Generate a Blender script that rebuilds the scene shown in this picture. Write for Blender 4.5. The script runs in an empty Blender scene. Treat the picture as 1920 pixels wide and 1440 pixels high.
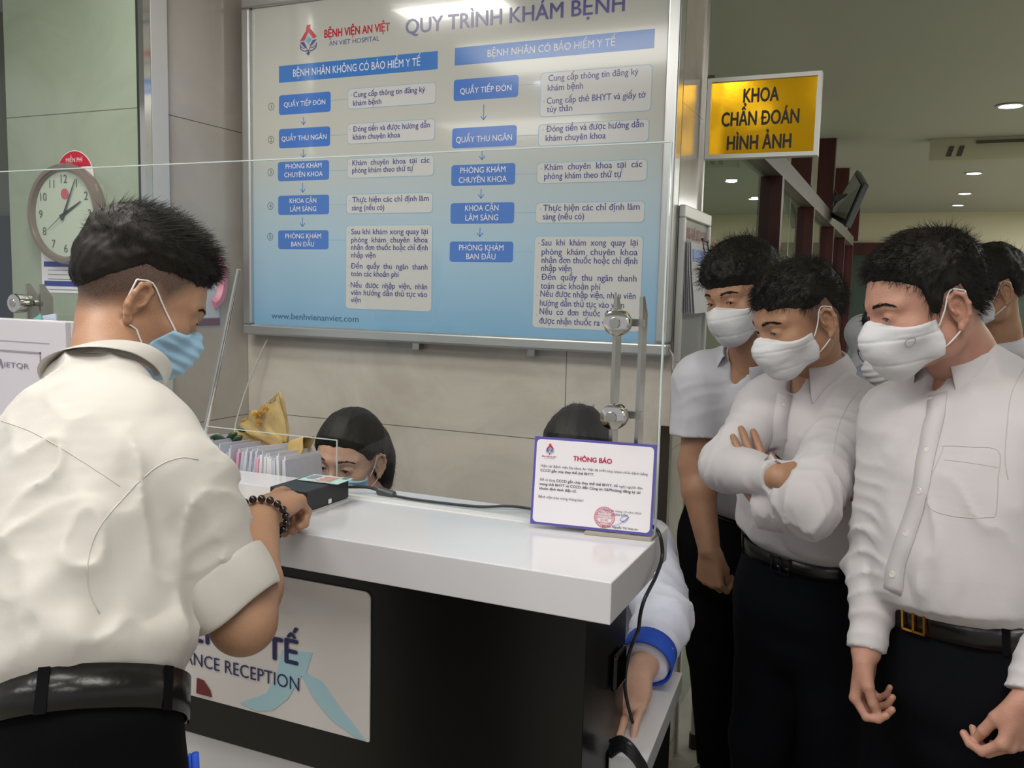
import bpy, math, random
import numpy as np
from mathutils import Vector, Matrix, Quaternion
from mathutils.bvhtree import BVHTree

# ------------------------------------------------------------------ camera
F = 1668.0                       # focal length in px for a 1920x1440 frame
CH = 1.5                         # camera height
def _basis():
    v1 = np.array([-3820., -270., F]); v2 = np.array([740., -160., F])
    a = -v1/np.linalg.norm(v1); b = v2-a*(a@v2); b /= np.linalg.norm(b)
    return np.array([a, b, np.cross(a, b)])
MW = _basis()                    # image axes (right, down, forward) -> world
O0 = np.array([0., 0., CH])
def ray(px, py): return MW@np.array([(px-960)/F, (py-720)/F, 1.])
def at(px, py, d): return O0+ray(px, py)*d
def onz(px, py, z):
    r = ray(px, py); return O0+r*((z-CH)/r[2])
def ony(px, py, y):
    r = ray(px, py); return O0+r*(y/r[1])
def onx(px, py, x):
    r = ray(px, py); return O0+r*(x/r[0])

scene = bpy.context.scene
COL = scene.collection
cam_d = bpy.data.cameras.new('camera'); cam = bpy.data.objects.new('camera', cam_d); COL.objects.link(cam)
cam_d.sensor_width = 36; cam_d.lens = 36*F/1920; cam_d.clip_start = .02; cam_d.clip_end = 60
R, D, W_ = MW[:, 0], MW[:, 1], MW[:, 2]
cam.matrix_world = Matrix(((R[0], -D[0], -W_[0], 0), (R[1], -D[1], -W_[1], 0), (R[2], -D[2], -W_[2], CH), (0, 0, 0, 1)))
scene.camera = cam

# ------------------------------------------------------------------ light
def lin(c):
    if isinstance(c, str):
        c = [int(c[i:i+2], 16)/255 for i in (0, 2, 4)]
    return tuple((x/12.92 if x <= .04045 else ((x+.055)/1.055)**2.4) for x in c)
world = bpy.data.worlds.new('world'); scene.world = world; world.use_nodes = True
bg = world.node_tree.nodes['Background']; bg.inputs[0].default_value = (.87, .86, .89, 1); bg.inputs[1].default_value = .52
vs = scene.view_settings
vs.view_transform = 'Standard'; vs.look = 'None'; vs.gamma = 1; vs.use_curve_mapping = False; vs.exposure = 0.0
scene.cycles.use_denoising = True
try: scene.cycles.denoiser = 'OPENIMAGEDENOISE'
except Exception: pass
scene.cycles.max_bounces = 7; scene.cycles.transparent_max_bounces = 12; scene.cycles.caustics_reflective = False; scene.cycles.caustics_refractive = False
scene.cycles.sample_clamp_indirect = 4
def area(name, loc, rot, sx, sy, power, col=(1, 1, 1)):
    l = bpy.data.lights.new(name, 'AREA'); l.shape = 'RECTANGLE'; l.size = sx; l.size_y = sy; l.energy = power; l.color = col
    o = bpy.data.objects.new(name, l); COL.objects.link(o); o.location = loc; o.rotation_euler = rot
    return o
CEIL = 2.7
area('ceiling_panel_light', (-1.5, .6, CEIL-.04), (0, 0, 0), 1.2, 0.6, 10, (1, .98, .94))
area('ceiling_panel_light', (.2, .4, CEIL-.04), (0, 0, 0), 1.2, 0.6, 10, (1, .98, .94))
area('ceiling_panel_light', (-2.6, -1.2, CEIL-.04), (0, 0, 0), 1.2, .6, 9, (1, .98, .94))
area('ceiling_panel_light', (.3, -1.6, CEIL-.04), (0, 0, 0), 1.2, .6, 8, (1, .98, .94))
for _x, _y, _e in ((1.95, 4.2, 30), (1.95, 6.8, 40), (1.95, 9.4, 40), (1.95, 12., 45), (-2.6, 5., 25), (-2.6, 9, 30)): area('hall_fill_light', (_x, _y, CEIL-.04), (0, 0, 0), .6, 1.2, _e, (1, 1, .96))  # added fill lamps out of view; their bounce brightens the hall ceiling
area('ceiling_panel_light', (-1.82, 1.45, CEIL-.04), (0, 0, 0), .5, .2, 7, (1, .96, .9))

# ------------------------------------------------------------------ materials
MATS = {}
def mat(name, col, rough=.5, metal=0., spec=.5, bump=0., bscale=40., var=0., vscale=4., coat=0., sss=0., emit=None, estr=0., sheen=0., aniso=(1, 1, 1)):
    if name in MATS: return MATS[name]
    m = bpy.data.materials.new(name); m.use_nodes = True; nt = m.node_tree; b = nt.nodes['Principled BSDF']
    c = lin(col)
    b.inputs['Base Color'].default_value = (*c, 1); b.inputs['Roughness'].default_value = rough
    b.inputs['Metallic'].default_value = metal; b.inputs['Specular IOR Level'].default_value = spec
    b.inputs['Coat Weight'].default_value = coat; b.inputs['Coat Roughness'].default_value = .05
    b.inputs['Sheen Weight'].default_value = sheen
    if sss:
        b.inputs['Subsurface Weight'].default_value = sss; b.inputs['Subsurface Radius'].default_value = (.012, .005, .003); b.inputs['Subsurface Scale'].default_value = 1
    if emit:
        b.inputs['Emission Color'].default_value = (*lin(emit), 1); b.inputs['Emission Strength'].default_value = estr
    tc = nt.nodes.new('ShaderNodeTexCoord'); mp = nt.nodes.new('ShaderNodeMapping'); nt.links.new(tc.outputs['Object'], mp.inputs[0]); mp.inputs['Scale'].default_value = aniso
    if var:
        n = nt.nodes.new('ShaderNodeTexNoise'); n.inputs['Scale'].default_value = vscale; n.inputs['Detail'].default_value = 6; nt.links.new(mp.outputs[0], n.inputs['Vector'])
        r = nt.nodes.new('ShaderNodeValToRGB'); r.color_ramp.elements[0].position = .3; r.color_ramp.elements[1].position = .7
        r.color_ramp.elements[0].color = (*[x*(1-var) for x in c], 1); r.color_ramp.elements[1].color = (*[min(1, x*(1+var)) for x in c], 1)
        nt.links.new(n.outputs[0], r.inputs[0]); nt.links.new(r.outputs[0], b.inputs['Base Color'])
    if bump:
        n = nt.nodes.new('ShaderNodeTexNoise'); n.inputs['Scale'].default_value = bscale; n.inputs['Detail'].default_value = 4; nt.links.new(mp.outputs[0], n.inputs['Vector'])
        bp = nt.nodes.new('ShaderNodeBump'); bp.inputs['Strength'].default_value = 1; bp.inputs['Distance'].default_value = bump
        nt.links.new(n.outputs[0], bp.inputs['Height']); nt.links.new(bp.outputs[0], b.inputs['Normal'])
    MATS[name] = m
    return m
def glass_mat(name, tint, rough=.0, alpha=.9):
    # thin clear sheet: mostly transparent, with fresnel reflection
    if name in MATS: return MATS[name]
    m = bpy.data.materials.new(name); m.use_nodes = True; nt = m.node_tree; nt.nodes.clear()
    out = nt.nodes.new('ShaderNodeOutputMaterial'); tr = nt.nodes.new('ShaderNodeBsdfTransparent'); gl = nt.nodes.new('ShaderNodeBsdfGlossy')
    tr.inputs[0].default_value = (*tint, 1); gl.inputs['Roughness'].default_value = rough
    lw = nt.nodes.new('ShaderNodeLayerWeight'); lw.inputs[0].default_value = .5; pw = nt.nodes.new('ShaderNodeMath'); pw.operation = 'POWER'; nt.links.new(lw.outputs['Facing'], pw.inputs[0]); pw.inputs[1].default_value = 5
    fr = nt.nodes.new('ShaderNodeMath'); fr.operation = 'MULTIPLY_ADD'; nt.links.new(pw.outputs[0], fr.inputs[0]); fr.inputs[1].default_value = .93; fr.inputs[2].default_value = .05
    mx = nt.nodes.new('ShaderNodeMixShader'); nt.links.new(fr.outputs[0], mx.inputs[0]); nt.links.new(tr.outputs[0], mx.inputs[1]); nt.links.new(gl.outputs[0], mx.inputs[2]); nt.links.new(mx.outputs[0], out.inputs[0])
    MATS[name] = m
    return m
def tile_mat(name, c1, c2, groove, tw, th, ox, oz, rough=.16, axis='x', vein=True):
    # polished stone tiles laid on a vertical wall; joints from object coordinates
    m = bpy.data.materials.new(name); m.use_nodes = True; nt = m.node_tree; b = nt.nodes['Principled BSDF']
    tc = nt.nodes.new('ShaderNodeTexCoord'); sp = nt.nodes.new('ShaderNodeSeparateXYZ'); nt.links.new(tc.outputs['Object'], sp.inputs[0])
    def joint(out, size, off):
        a = nt.nodes.new('ShaderNodeMath'); a.operation = 'SUBTRACT'; nt.links.new(out, a.inputs[0]); a.inputs[1].default_value = off
        d = nt.nodes.new('ShaderNodeMath'); d.operation = 'PINGPONG'; nt.links.new(a.outputs[0], d.inputs[0]); d.inputs[1].default_value = size/2
        l = nt.nodes.new('ShaderNodeMath'); l.operation = 'LESS_THAN'; nt.links.new(d.outputs[0], l.inputs[0]); l.inputs[1].default_value = .0013
        return l
    j1 = joint(sp.outputs['X' if axis == 'x' else 'Y'], tw, ox); j2 = joint(sp.outputs['Z'], th, oz)
    mx = nt.nodes.new('ShaderNodeMath'); mx.operation = 'MAXIMUM'; nt.links.new(j1.outputs[0], mx.inputs[0]); nt.links.new(j2.outputs[0], mx.inputs[1])
    n = nt.nodes.new('ShaderNodeTexNoise'); n.inputs['Scale'].default_value = 2.6; n.inputs['Detail'].default_value = 9; n.inputs['Roughness'].default_value = .62; n.inputs['Distortion'].default_value = .8
    nt.links.new(tc.outputs['Object'], n.inputs['Vector'])
    r = nt.nodes.new('ShaderNodeValToRGB'); r.color_ramp.elements[0].position = .35; r.color_ramp.elements[1].position = .62
    r.color_ramp.elements[0].color = (*lin(c1), 1); r.color_ramp.elements[1].color = (*lin(c2), 1); nt.links.new(n.outputs[0], r.inputs[0])
    mc = nt.nodes.new('ShaderNodeMix'); mc.data_type = 'RGBA'; nt.links.new(mx.outputs[0], mc.inputs['Factor']); nt.links.new(r.outputs[0], mc.inputs['A']); mc.inputs['B'].default_value = (*lin(groove), 1)
    nt.links.new(mc.outputs['Result'], b.inputs['Base Color']); b.inputs['Roughness'].default_value = rough
    b.inputs['Specular IOR Level'].default_value = .5
    return m
def skin_mat(name, col, stub='3a2f2a', red=.0):
    m = bpy.data.materials.new(name); m.use_nodes = True; nt = m.node_tree; b = nt.nodes['Principled BSDF']
    at_ = nt.nodes.new('ShaderNodeAttribute'); at_.attribute_name = 'stubble'
    n = nt.nodes.new('ShaderNodeTexNoise'); n.inputs['Scale'].default_value = 22; n.inputs['Detail'].default_value = 5
    r = nt.nodes.new('ShaderNodeValToRGB'); c = lin(col)
    r.color_ramp.elements[0].position = .35; r.color_ramp.elements[1].position = .7
    r.color_ramp.elements[0].color = (c[0]*.93, c[1]*.86, c[2]*.84, 1); r.color_ramp.elements[1].color = (min(1, c[0]*1.05), c[1]*1.06, c[2]*1.06, 1)
    tc = nt.nodes.new('ShaderNodeTexCoord'); nt.links.new(tc.outputs['Object'], n.inputs['Vector']); nt.links.new(n.outputs[0], r.inputs[0])
    n2 = nt.nodes.new('ShaderNodeTexNoise'); n2.inputs['Scale'].default_value = 700; nt.links.new(tc.outputs['Object'], n2.inputs['Vector'])
    ma = nt.nodes.new('ShaderNodeMath'); ma.operation = 'MULTIPLY_ADD'; nt.links.new(n2.outputs[0], ma.inputs[0]); ma.inputs[1].default_value = .9; ma.inputs[2].default_value = .55
    mm = nt.nodes.new('ShaderNodeMath'); mm.operation = 'MULTIPLY'; mm.use_clamp = True; nt.links.new(at_.outputs['Fac'], mm.inputs[0]); nt.links.new(ma.outputs[0], mm.inputs[1])
    mx = nt.nodes.new('ShaderNodeMix'); mx.data_type = 'RGBA'; nt.links.new(mm.outputs[0], mx.inputs['Factor']); nt.links.new(r.outputs[0], mx.inputs['A']); mx.inputs['B'].default_value = (*lin(stub), 1)
    nt.links.new(mx.outputs['Result'], b.inputs['Base Color'])
    b.inputs['Roughness'].default_value = .48; b.inputs['Subsurface Weight'].default_value = .12; b.inputs['Subsurface Radius'].default_value = (.012, .004, .002); b.inputs['Subsurface Scale'].default_value = 1
    n3 = nt.nodes.new('ShaderNodeTexNoise'); n3.inputs['Scale'].default_value = 320; nt.links.new(tc.outputs['Object'], n3.inputs['Vector'])
    bp = nt.nodes.new('ShaderNodeBump'); bp.inputs['Distance'].default_value = .0006; nt.links.new(n3.outputs[0], bp.inputs['Height']); nt.links.new(bp.outputs[0], b.inputs['Normal'])
    return m
def hair_mat(name, col='17130f'):
    m = mat(name, col, rough=.58, spec=.3, bump=.0015, bscale=90, aniso=(1, 1, .25))
    return m

# ------------------------------------------------------------------ object helpers
def tag(o, label=None, cat=None, group=None, kind=None):
    if label: o['label'] = label
    if cat: o['category'] = cat
    if group: o['group'] = group
    if kind: o['kind'] = kind
    return o
def empty(name, loc, label=None, cat=None, group=None, kind=None):
    o = bpy.data.objects.new(name, None); COL.objects.link(o); o.location = loc; o.empty_display_size = .05
    return tag(o, label, cat, group, kind)
class MB:
    """collects geometry in world coordinates"""
    def __init__(s): s.v = []; s.f = []; s.mi = []; s.m = 0
    def add(s, vs_, fs_):
        k = len(s.v); s.v += [tuple(map(float, v)) for v in vs_]; s.f += [tuple(i+k for i in f) for f in fs_]; s.mi += [s.m]*len(fs_)
        return s
    def box(s, x0, x1, y0, y1, z0, z1, M=None):
        vs_ = [np.array((x, y, z), float) for x in (x0, x1) for y in (y0, y1) for z in (z0, z1)]
        if M is not None: vs_ = [M(v) for v in vs_]
        return s.add(vs_, [(0, 1, 3, 2), (4, 6, 7, 5), (0, 4, 5, 1), (2, 3, 7, 6), (0, 2, 6, 4), (1, 5, 7, 3)])
    def quadbox(s, a, b, c, d, n):
        """slab: quad a b c d extruded by vector n"""
        p = [np.array(q, float) for q in (a, b, c, d)]; n = np.array(n, float)
        return s.add(p+[q+n for q in p], [(0, 1, 2, 3), (7, 6, 5, 4), (0, 4, 5, 1), (1, 5, 6, 2), (2, 6, 7, 3), (3, 7, 4, 0)])
    def prism(s, pts, n):
        p = [np.array(q, float) for q in pts]; n = np.array(n, float); k = len(p)
        fs_ = [tuple(range(k)), tuple(range(2*k-1, k-1, -1))]+[(i, i+k, (i+1) % k+k, (i+1) % k) for i in range(k)]
        return s.add(p+[q+n for q in p], fs_)
    def tube(s, pts, r, seg=10, cap=True, flat=1., up=None):
        pts = [np.array(p, float) for p in pts]; rs = r if hasattr(r, '__len__') else [r]*len(pts); vs_ = []; n0 = None
        for i, p in enumerate(pts):
            t = pts[min(i+1, len(pts)-1)]-pts[max(i-1, 0)]; t /= np.linalg.norm(t)+1e-12
            if n0 is None:
                n0 = np.array(up, float) if up is not None else (np.array([0, 0, 1.]) if abs(t[2]) < .9 else np.array([1., 0, 0]))
            n0 = n0-t*(n0@t); n0 /= np.linalg.norm(n0)+1e-12; b = np.cross(t, n0)
            for k in range(seg):
                a = 2*math.pi*k/seg; vs_.append(p+(n0*math.cos(a)*flat+b*math.sin(a))*rs[i])
        fs_ = [(i*seg+k, i*seg+(k+1) % seg, (i+1)*seg+(k+1) % seg, (i+1)*seg+k) for i in range(len(pts)-1) for k in range(seg)]
        if cap: fs_ += [tuple(range(seg-1, -1, -1)), tuple((len(pts)-1)*seg+k for k in range(seg))]
        return s.add(vs_, fs_)
    def ball(s, c, r, nu=12, nv=8):
        c = np.array(c, float); r = np.array([r]*3 if not hasattr(r, '__len__') else r); vs_ = [c+r*[0, 0, 1]]
        for j in range(1, nv):
            for i in range(nu):
                a = math.pi*j/nv; b = 2*math.pi*i/nu; vs_.append(c+r*[math.sin(a)*math.cos(b), math.sin(a)*math.sin(b), math.cos(a)])
        vs_.append(c-r*[0, 0, 1]); L = len(vs_)-1
        fs_ = [(0, 1+i, 1+(i+1) % nu) for i in range(nu)]+[(1+(j-1)*nu+i, 1+j*nu+i, 1+j*nu+(i+1) % nu, 1+(j-1)*nu+(i+1) % nu) for j in range(1, nv-1) for i in range(nu)]
        fs_ += [(L, 1+(nv-2)*nu+(i+1) % nu, 1+(nv-2)*nu+i) for i in range(nu)]
        return s.add(vs_, fs_)
    def lathe(s, prof, o, ax, seg=32):
        """prof: (r, h) pairs around axis ax through o"""
        ax = np.array(ax, float); ax /= np.linalg.norm(ax); o = np.array(o, float)
        u = np.cross(ax, [0, 0, 1.] if abs(ax[2]) < .9 else [1., 0, 0]); u /= np.linalg.norm(u); w = np.cross(ax, u)
        vs_ = [o+ax*h+(u*math.cos(2*math.pi*k/seg)+w*math.sin(2*math.pi*k/seg))*r for r, h in prof for k in range(seg)]
        fs_ = [(i*seg+k, i*seg+(k+1) % seg, (i+1)*seg+(k+1) % seg, (i+1)*seg+k) for i in range(len(prof)-1) for k in range(seg)]
        fs_ += [tuple(range(seg-1, -1, -1)), tuple((len(prof)-1)*seg+k for k in range(seg))]
        return s.add(vs_, fs_)
    def obj(s, name, m, parent=None, smooth=False, bevel=0, seg=2, solid=0, origin=None, subsurf=0):
        me = bpy.data.meshes.new(name); V = np.array(s.v)
        if origin is None: org = np.zeros(3)
        else: org = np.array(origin, float)
        me.from_pydata([tuple(v-org) for v in V], [], s.f); me.validate(clean_customdata=False)
        import bmesh
        bm = bmesh.new(); bm.from_mesh(me); bmesh.ops.recalc_face_normals(bm, faces=bm.faces); bm.to_mesh(me); bm.free()
        for mm in (m if isinstance(m, (list, tuple)) else [m]): me.materials.append(mm)
        if any(s.mi) and len(s.mi) == len(me.polygons): me.polygons.foreach_set('material_index', s.mi)
        o = bpy.data.objects.new(name, me); COL.objects.link(o); o.location = tuple(org)
        if smooth:
            for p in me.polygons: p.use_smooth = True
            if smooth == 'auto':
                me.set_sharp_from_angle(angle=math.radians(38))
        if solid:
            md = o.modifiers.new('solid', 'SOLIDIFY'); md.thickness = solid; md.offset = 0
        if bevel:
            md = o.modifiers.new('bevel', 'BEVEL'); md.width = bevel; md.segments = seg; md.limit_method = 'ANGLE'; md.angle_limit = math.radians(40)
        if subsurf:
            md = o.modifiers.new('sub', 'SUBSURF'); md.levels = subsurf; md.render_levels = subsurf
        if parent is not None: adopt(o, parent)
        return o
def adopt(o, parent):
    o.parent = parent
    o.matrix_parent_inverse = Matrix.Translation(parent_world(parent)).inverted()
def parent_world(p):
    v = Vector(p.location)
    return v
def ident(o):
    o.matrix_parent_inverse = Matrix.Identity(4)

def curve_pts(ctrl, n=40):
    """Catmull-Rom through control points"""
    P = [np.array(c, float) for c in ctrl]; P = [2*P[0]-P[1]]+P+[2*P[-1]-P[-2]]; out = []
    m = len(P)-3
    for i in range(m):
        k = max(2, n//m)
        for j in range(k):
            t = j/k; a, b, c, d = P[i:i+4]
            out.append(.5*((2*b)+(-a+c)*t+(2*a-5*b+4*c-d)*t*t+(-a+3*b-3*c+d)*t**3))
    out.append(P[-2]); return out

# ------------------------------------------------------------------ lettering
def _tm(s, res=3):
    c = bpy.data.curves.new('t', 'FONT'); c.body = s; c.size = 1; c.resolution_u = res; c.fill_mode = 'BOTH'
    o = bpy.data.objects.new('t', c); COL.objects.link(o)
    dg = bpy.context.evaluated_depsgraph_get(); me = bpy.data.meshes.new_from_object(o.evaluated_get(dg))
    V = [np.array(v.co) for v in me.vertices]; Fc = [tuple(p.vertices) for p in me.polygons]
    bpy.data.objects.remove(o); bpy.data.curves.remove(c); bpy.data.meshes.remove(me)
    return V, Fc
HORN = dict(zip('\u01a1\u1edd\u1edb\u1ee3\u1edf\u1ee1\u01a0\u1edc\u1eda\u1ee2\u1ede', 'o\u00f2\u00f3\u1ecd\u1ecf\u00f5O\u00d2\u00d3\u1ecc\u1ece'))
_oh = {}
def text_mesh(s, bold=0., res=3):
    """flat text; the horned o is set as o plus a drawn horn"""
    s2 = ''.join(HORN.get(ch, {'\u0110': 'D', '\u0111': 'd'}.get(ch, ch)) for ch in s); V, Fc = _tm(s2, res)
    for i, ch in enumerate(s):
        if ch in HORN:
            base = 'O' if HORN[ch] in 'O\u00d2\u00d3\u1ecc\u1ece' else 'o'
            pre = _tm(s2[:i]+base, res)[0]; xr = max(v[0] for v in pre)
            if base not in _oh: _oh[base] = max(v[1] for v in _tm(base)[0])
            h = _oh[base]; k = len(V)
            for x, y in ((-.11, -.075), (-.02, -.02), (.0, .05), (.055, .05), (.045, -.04), (-.05, -.12)): V.append(np.array([xr+x, h+y, 0.]))
            Fc.append((k, k+5, k+4, k+3, k+2, k+1)); 
    for i, ch in enumerate(s):
        if ch in '\u0110\u0111':
            base = s2[i]; g = _tm(base)[0]; gx = [v[0] for v in g]; gy = [v[1] for v in g]; xr = max(v[0] for v in _tm(s2[:i+1], res)[0]); wd = max(gx)-min(gx); k = len(V)
            if base == 'D': a, b, y = xr-wd-.07, xr-wd+wd*.5, max(gy)*.5
            else: a, b, y = xr-.26, xr+.07, max(gy)*.83
            for q in ((a, y-.028), (b, y-.028), (b, y+.028), (a, y+.028)): V.append(np.array([q[0], q[1], .0]))
            Fc.append((k, k+1, k+2, k+3))
    return V, Fc
CAP = .72
_cap = text_mesh('H')[0]; CAP = max(v[1] for v in _cap)-min(v[1] for v in _cap)
def put_text(mb, s, p0, u, v, cap, width=None, bold=0., align='l', n=None, off=.0, slant=0., maxw=None):
    """write s with baseline start p0, direction u, up v, cap height in metres; fitted to width when given"""
    V, Fc = text_mesh(s)
    if not V: return
    if bold:
        k = len(V); W0 = list(V); sh_ = [(-bold, 0), (bold, 0), (0, bold*.7), (0, -bold*.7)]; V = []; F2 = []
        for i, (dx, dy) in enumerate(sh_): V += [q+np.array([dx, dy, 0.0004*0+0]) for q in W0]; F2 += [tuple(a+i*k for a in f) for f in Fc]
        Fc = F2; lay_ = [i for i in range(4) for _ in range(k)]
    else: lay_ = [0]*len(V)
    xs = [q[0] for q in V]; x0, x1 = min(xs), max(xs); sc = cap/CAP
    sx = sc if width is None else width/(x1-x0)
    if maxw and (x1-x0)*sx > maxw: sx = maxw/(x1-x0)
    w = (x1-x0)*sx; sh = {'l': 0, 'c': -w/2, 'r': -w}[align]
    p0 = np.array(p0, float); u = np.array(u, float); v = np.array(v, float)
    nn = np.array(n, float)*off if n is not None else 0
    wn = np.cross(u, v); mb.add([p0+u*((q[0]-x0)*sx+sh+slant*q[1]*sc)+v*(q[1]*sc)+nn+wn*(.00004*lay_[i]) for i, q in enumerate(V)], Fc)

# ------------------------------------------------------------------ noise and implicit surfaces
_rs = np.random.RandomState(7); _T = _rs.rand(32, 32, 32).astype(np.float32)
def noise(P):
    P = np.asarray(P, np.float32); i = np.floor(P).astype(int); f = P-i; f = f*f*(3-2*f); i &= 31; j = (i+1) & 31
    x, y, z = f[..., 0], f[..., 1], f[..., 2]
    def g(a, b, c): return _T[a, b, c]
    x0, y0, z0 = i[..., 0], i[..., 1], i[..., 2]; x1, y1, z1 = j[..., 0], j[..., 1], j[..., 2]
    a = g(x0, y0, z0)*(1-x)+g(x1, y0, z0)*x; b = g(x0, y1, z0)*(1-x)+g(x1, y1, z0)*x
    c = g(x0, y0, z1)*(1-x)+g(x1, y0, z1)*x; d = g(x0, y1, z1)*(1-x)+g(x1, y1, z1)*x
    return (a*(1-y)+b*y)*(1-z)+(c*(1-y)+d*y)*z
def smin(a, b, k):
    if k <= 0: return np.minimum(a, b)
    h = np.clip(.5+.5*(b-a)/k, 0, 1); return b*(1-h)+a*h-k*h*(1-h)
def smax(a, b, k): return -smin(-a, -b, k)
class Cone:
    def __init__(s, a, b, ra, rb=None, k=.01, sub=False, flat=None):
        s.a = np.array(a, float); s.b = np.array(b, float); s.ra = ra; s.rb = ra if rb is None else rb; s.k = k; s.sub = sub
    def box(s): r = max(s.ra, s.rb); return np.minimum(s.a, s.b)-r, np.maximum(s.a, s.b)+r
    def d(s, P):
        ab = s.b-s.a; L = ab@ab+1e-12; t = np.clip(((P-s.a)@ab)/L, 0, 1)
        return np.linalg.norm(P-s.a-t[..., None]*ab, axis=-1)-(s.ra+(s.rb-s.ra)*t)
class Ell:
    def __init__(s, c, r, M=None, k=.01, sub=False):
        s.c = np.array(c, float); s.r = np.array(r, float); s.M = np.eye(3) if M is None else np.array(M, float); s.k = k; s.sub = sub
    def box(s): e = np.abs(s.M)@s.r; return s.c-e, s.c+e
    def d(s, P):
        q = (P-s.c)@s.M; k0 = np.linalg.norm(q/s.r, axis=-1); k1 = np.linalg.norm(q/s.r**2, axis=-1)+1e-9
        return k0*(k0-1)/k1
class Loft:
    """elliptic sections along a spine: (centre, right axis, rx, ry)"""
    def __init__(s, secs, n=2.3, k=.02, sub=False, sub_n=5):
        s.k = k; s.sub = sub; s.n = n
        C = np.array([q[0] for q in secs], float); U = np.array([q[1] for q in secs], float); X = np.array([[q[2], q[3]] for q in secs], float)
        m = len(secs); tt = np.linspace(0, m-1, (m-1)*sub_n+1); st = []
        Ce = np.vstack([2*C[0]-C[1], C, 2*C[-1]-C[-2]]); Xe = np.vstack([X[0], X, X[-1]])
        for t in tt:
            i = min(int(t), m-2); f = t-i
            def cr(E): a, b, c, d = E[i:i+4]; return .5*(2*b+(-a+c)*f+(2*a-5*b+4*c-d)*f*f+(-a+3*b-3*c+d)*f**3)
            u = U[i]*(1-f)+U[i+1]*f; st.append((cr(Ce), u/np.linalg.norm(u), cr(Xe)))
        s.C = np.array([q[0] for q in st]); s.U = np.array([q[1] for q in st]); s.X = np.array([q[2] for q in st])
    def box(s): r = s.X.max(); return s.C.min(0)-r, s.C.max(0)+r
    def d(s, P):
        best = np.full(P.shape[:-1], 1e9, np.float32); out = np.full(P.shape[:-1], .3, np.float32)
        for i in range(len(s.C)-1):
            a, b = s.C[i], s.C[i+1]; ab = b-a; L = ab@ab; t0 = ((P-a)@ab)/L; t = np.clip(t0, 0, 1)
            q = P-a-t[..., None]*ab; dd = np.linalg.norm(q, axis=-1); m = dd < best
            if not m.any(): continue
            w = ab/math.sqrt(L); u = s.U[i]-w*(s.U[i]@w); u /= np.linalg.norm(u); v = np.cross(w, u)
            qq = q[m]; tm = t[m]; rx = s.X[i, 0]*(1-tm)+s.X[i+1, 0]*tm; ry = s.X[i, 1]*(1-tm)+s.X[i+1, 1]*tm
            x = np.abs(qq@u)/rx; y = np.abs(qq@v)/ry; z = np.abs(qq@w)
            e = (x**s.n+y**s.n)**(1/s.n); rr = np.minimum(rx, ry)
            e = np.sqrt(e*e+(z/rr)**2)
            out[m] = (e-1)*rr; best[m] = dd[m]
        return out
class Plane:
    """keeps the side where (p-o).n < 0 when used as intersection"""
    def __init__(s, o, n, k=.004): s.o = np.array(o, float); s.n = np.array(n, float)/np.linalg.norm(n); s.k = k
def field(prims, lo, hi, h, cuts=(), disp=None, pad=.03):
    lo = np.array(lo, float)-h*2; hi = np.array(hi, float)+h*2; n = np.ceil((hi-lo)/h).astype(int)+1
    ax = [lo[i]+h*np.arange(n[i]) for i in range(3)]
    D_ = np.full(n, .08, np.float32)
    for p in prims:
        a, b = p.box(); m = pad+p.k
        i0 = np.clip(np.floor((a-m-lo)/h).astype(int), 0, n); i1 = np.clip(np.ceil((b+m-lo)/h).astype(int)+1, 0, n)
        if (i1 <= i0).any(): continue
        G = np.stack(np.meshgrid(*[ax[i][i0[i]:i1[i]] for i in range(3)], indexing='ij'), -1)
        sl = tuple(slice(i0[i], i1[i]) for i in range(3)); d = p.d(G).astype(np.float32)
        D_[sl] = smax(D_[sl], -d, p.k) if p.sub else smin(D_[sl], d, p.k)
    if disp is not None:
        m = np.abs(D_) < .035; idx = np.nonzero(m); Pm = np.stack([ax[i][idx[i]] for i in range(3)], -1)
        D_[m] -= disp(Pm).astype(np.float32)
    if cuts:
        G = np.stack(np.meshgrid(*ax, indexing='ij'), -1)
        for c in cuts:
            D_ = smax(D_, (c(G) if callable(c) else (G-c.o)@c.n).astype(np.float32), getattr(c, 'k', .003))
    D_[0] = D_[-1] = .05; D_[:, 0] = D_[:, -1] = .05; D_[:, :, 0] = D_[:, :, -1] = .05
    return D_, lo, h
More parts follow.
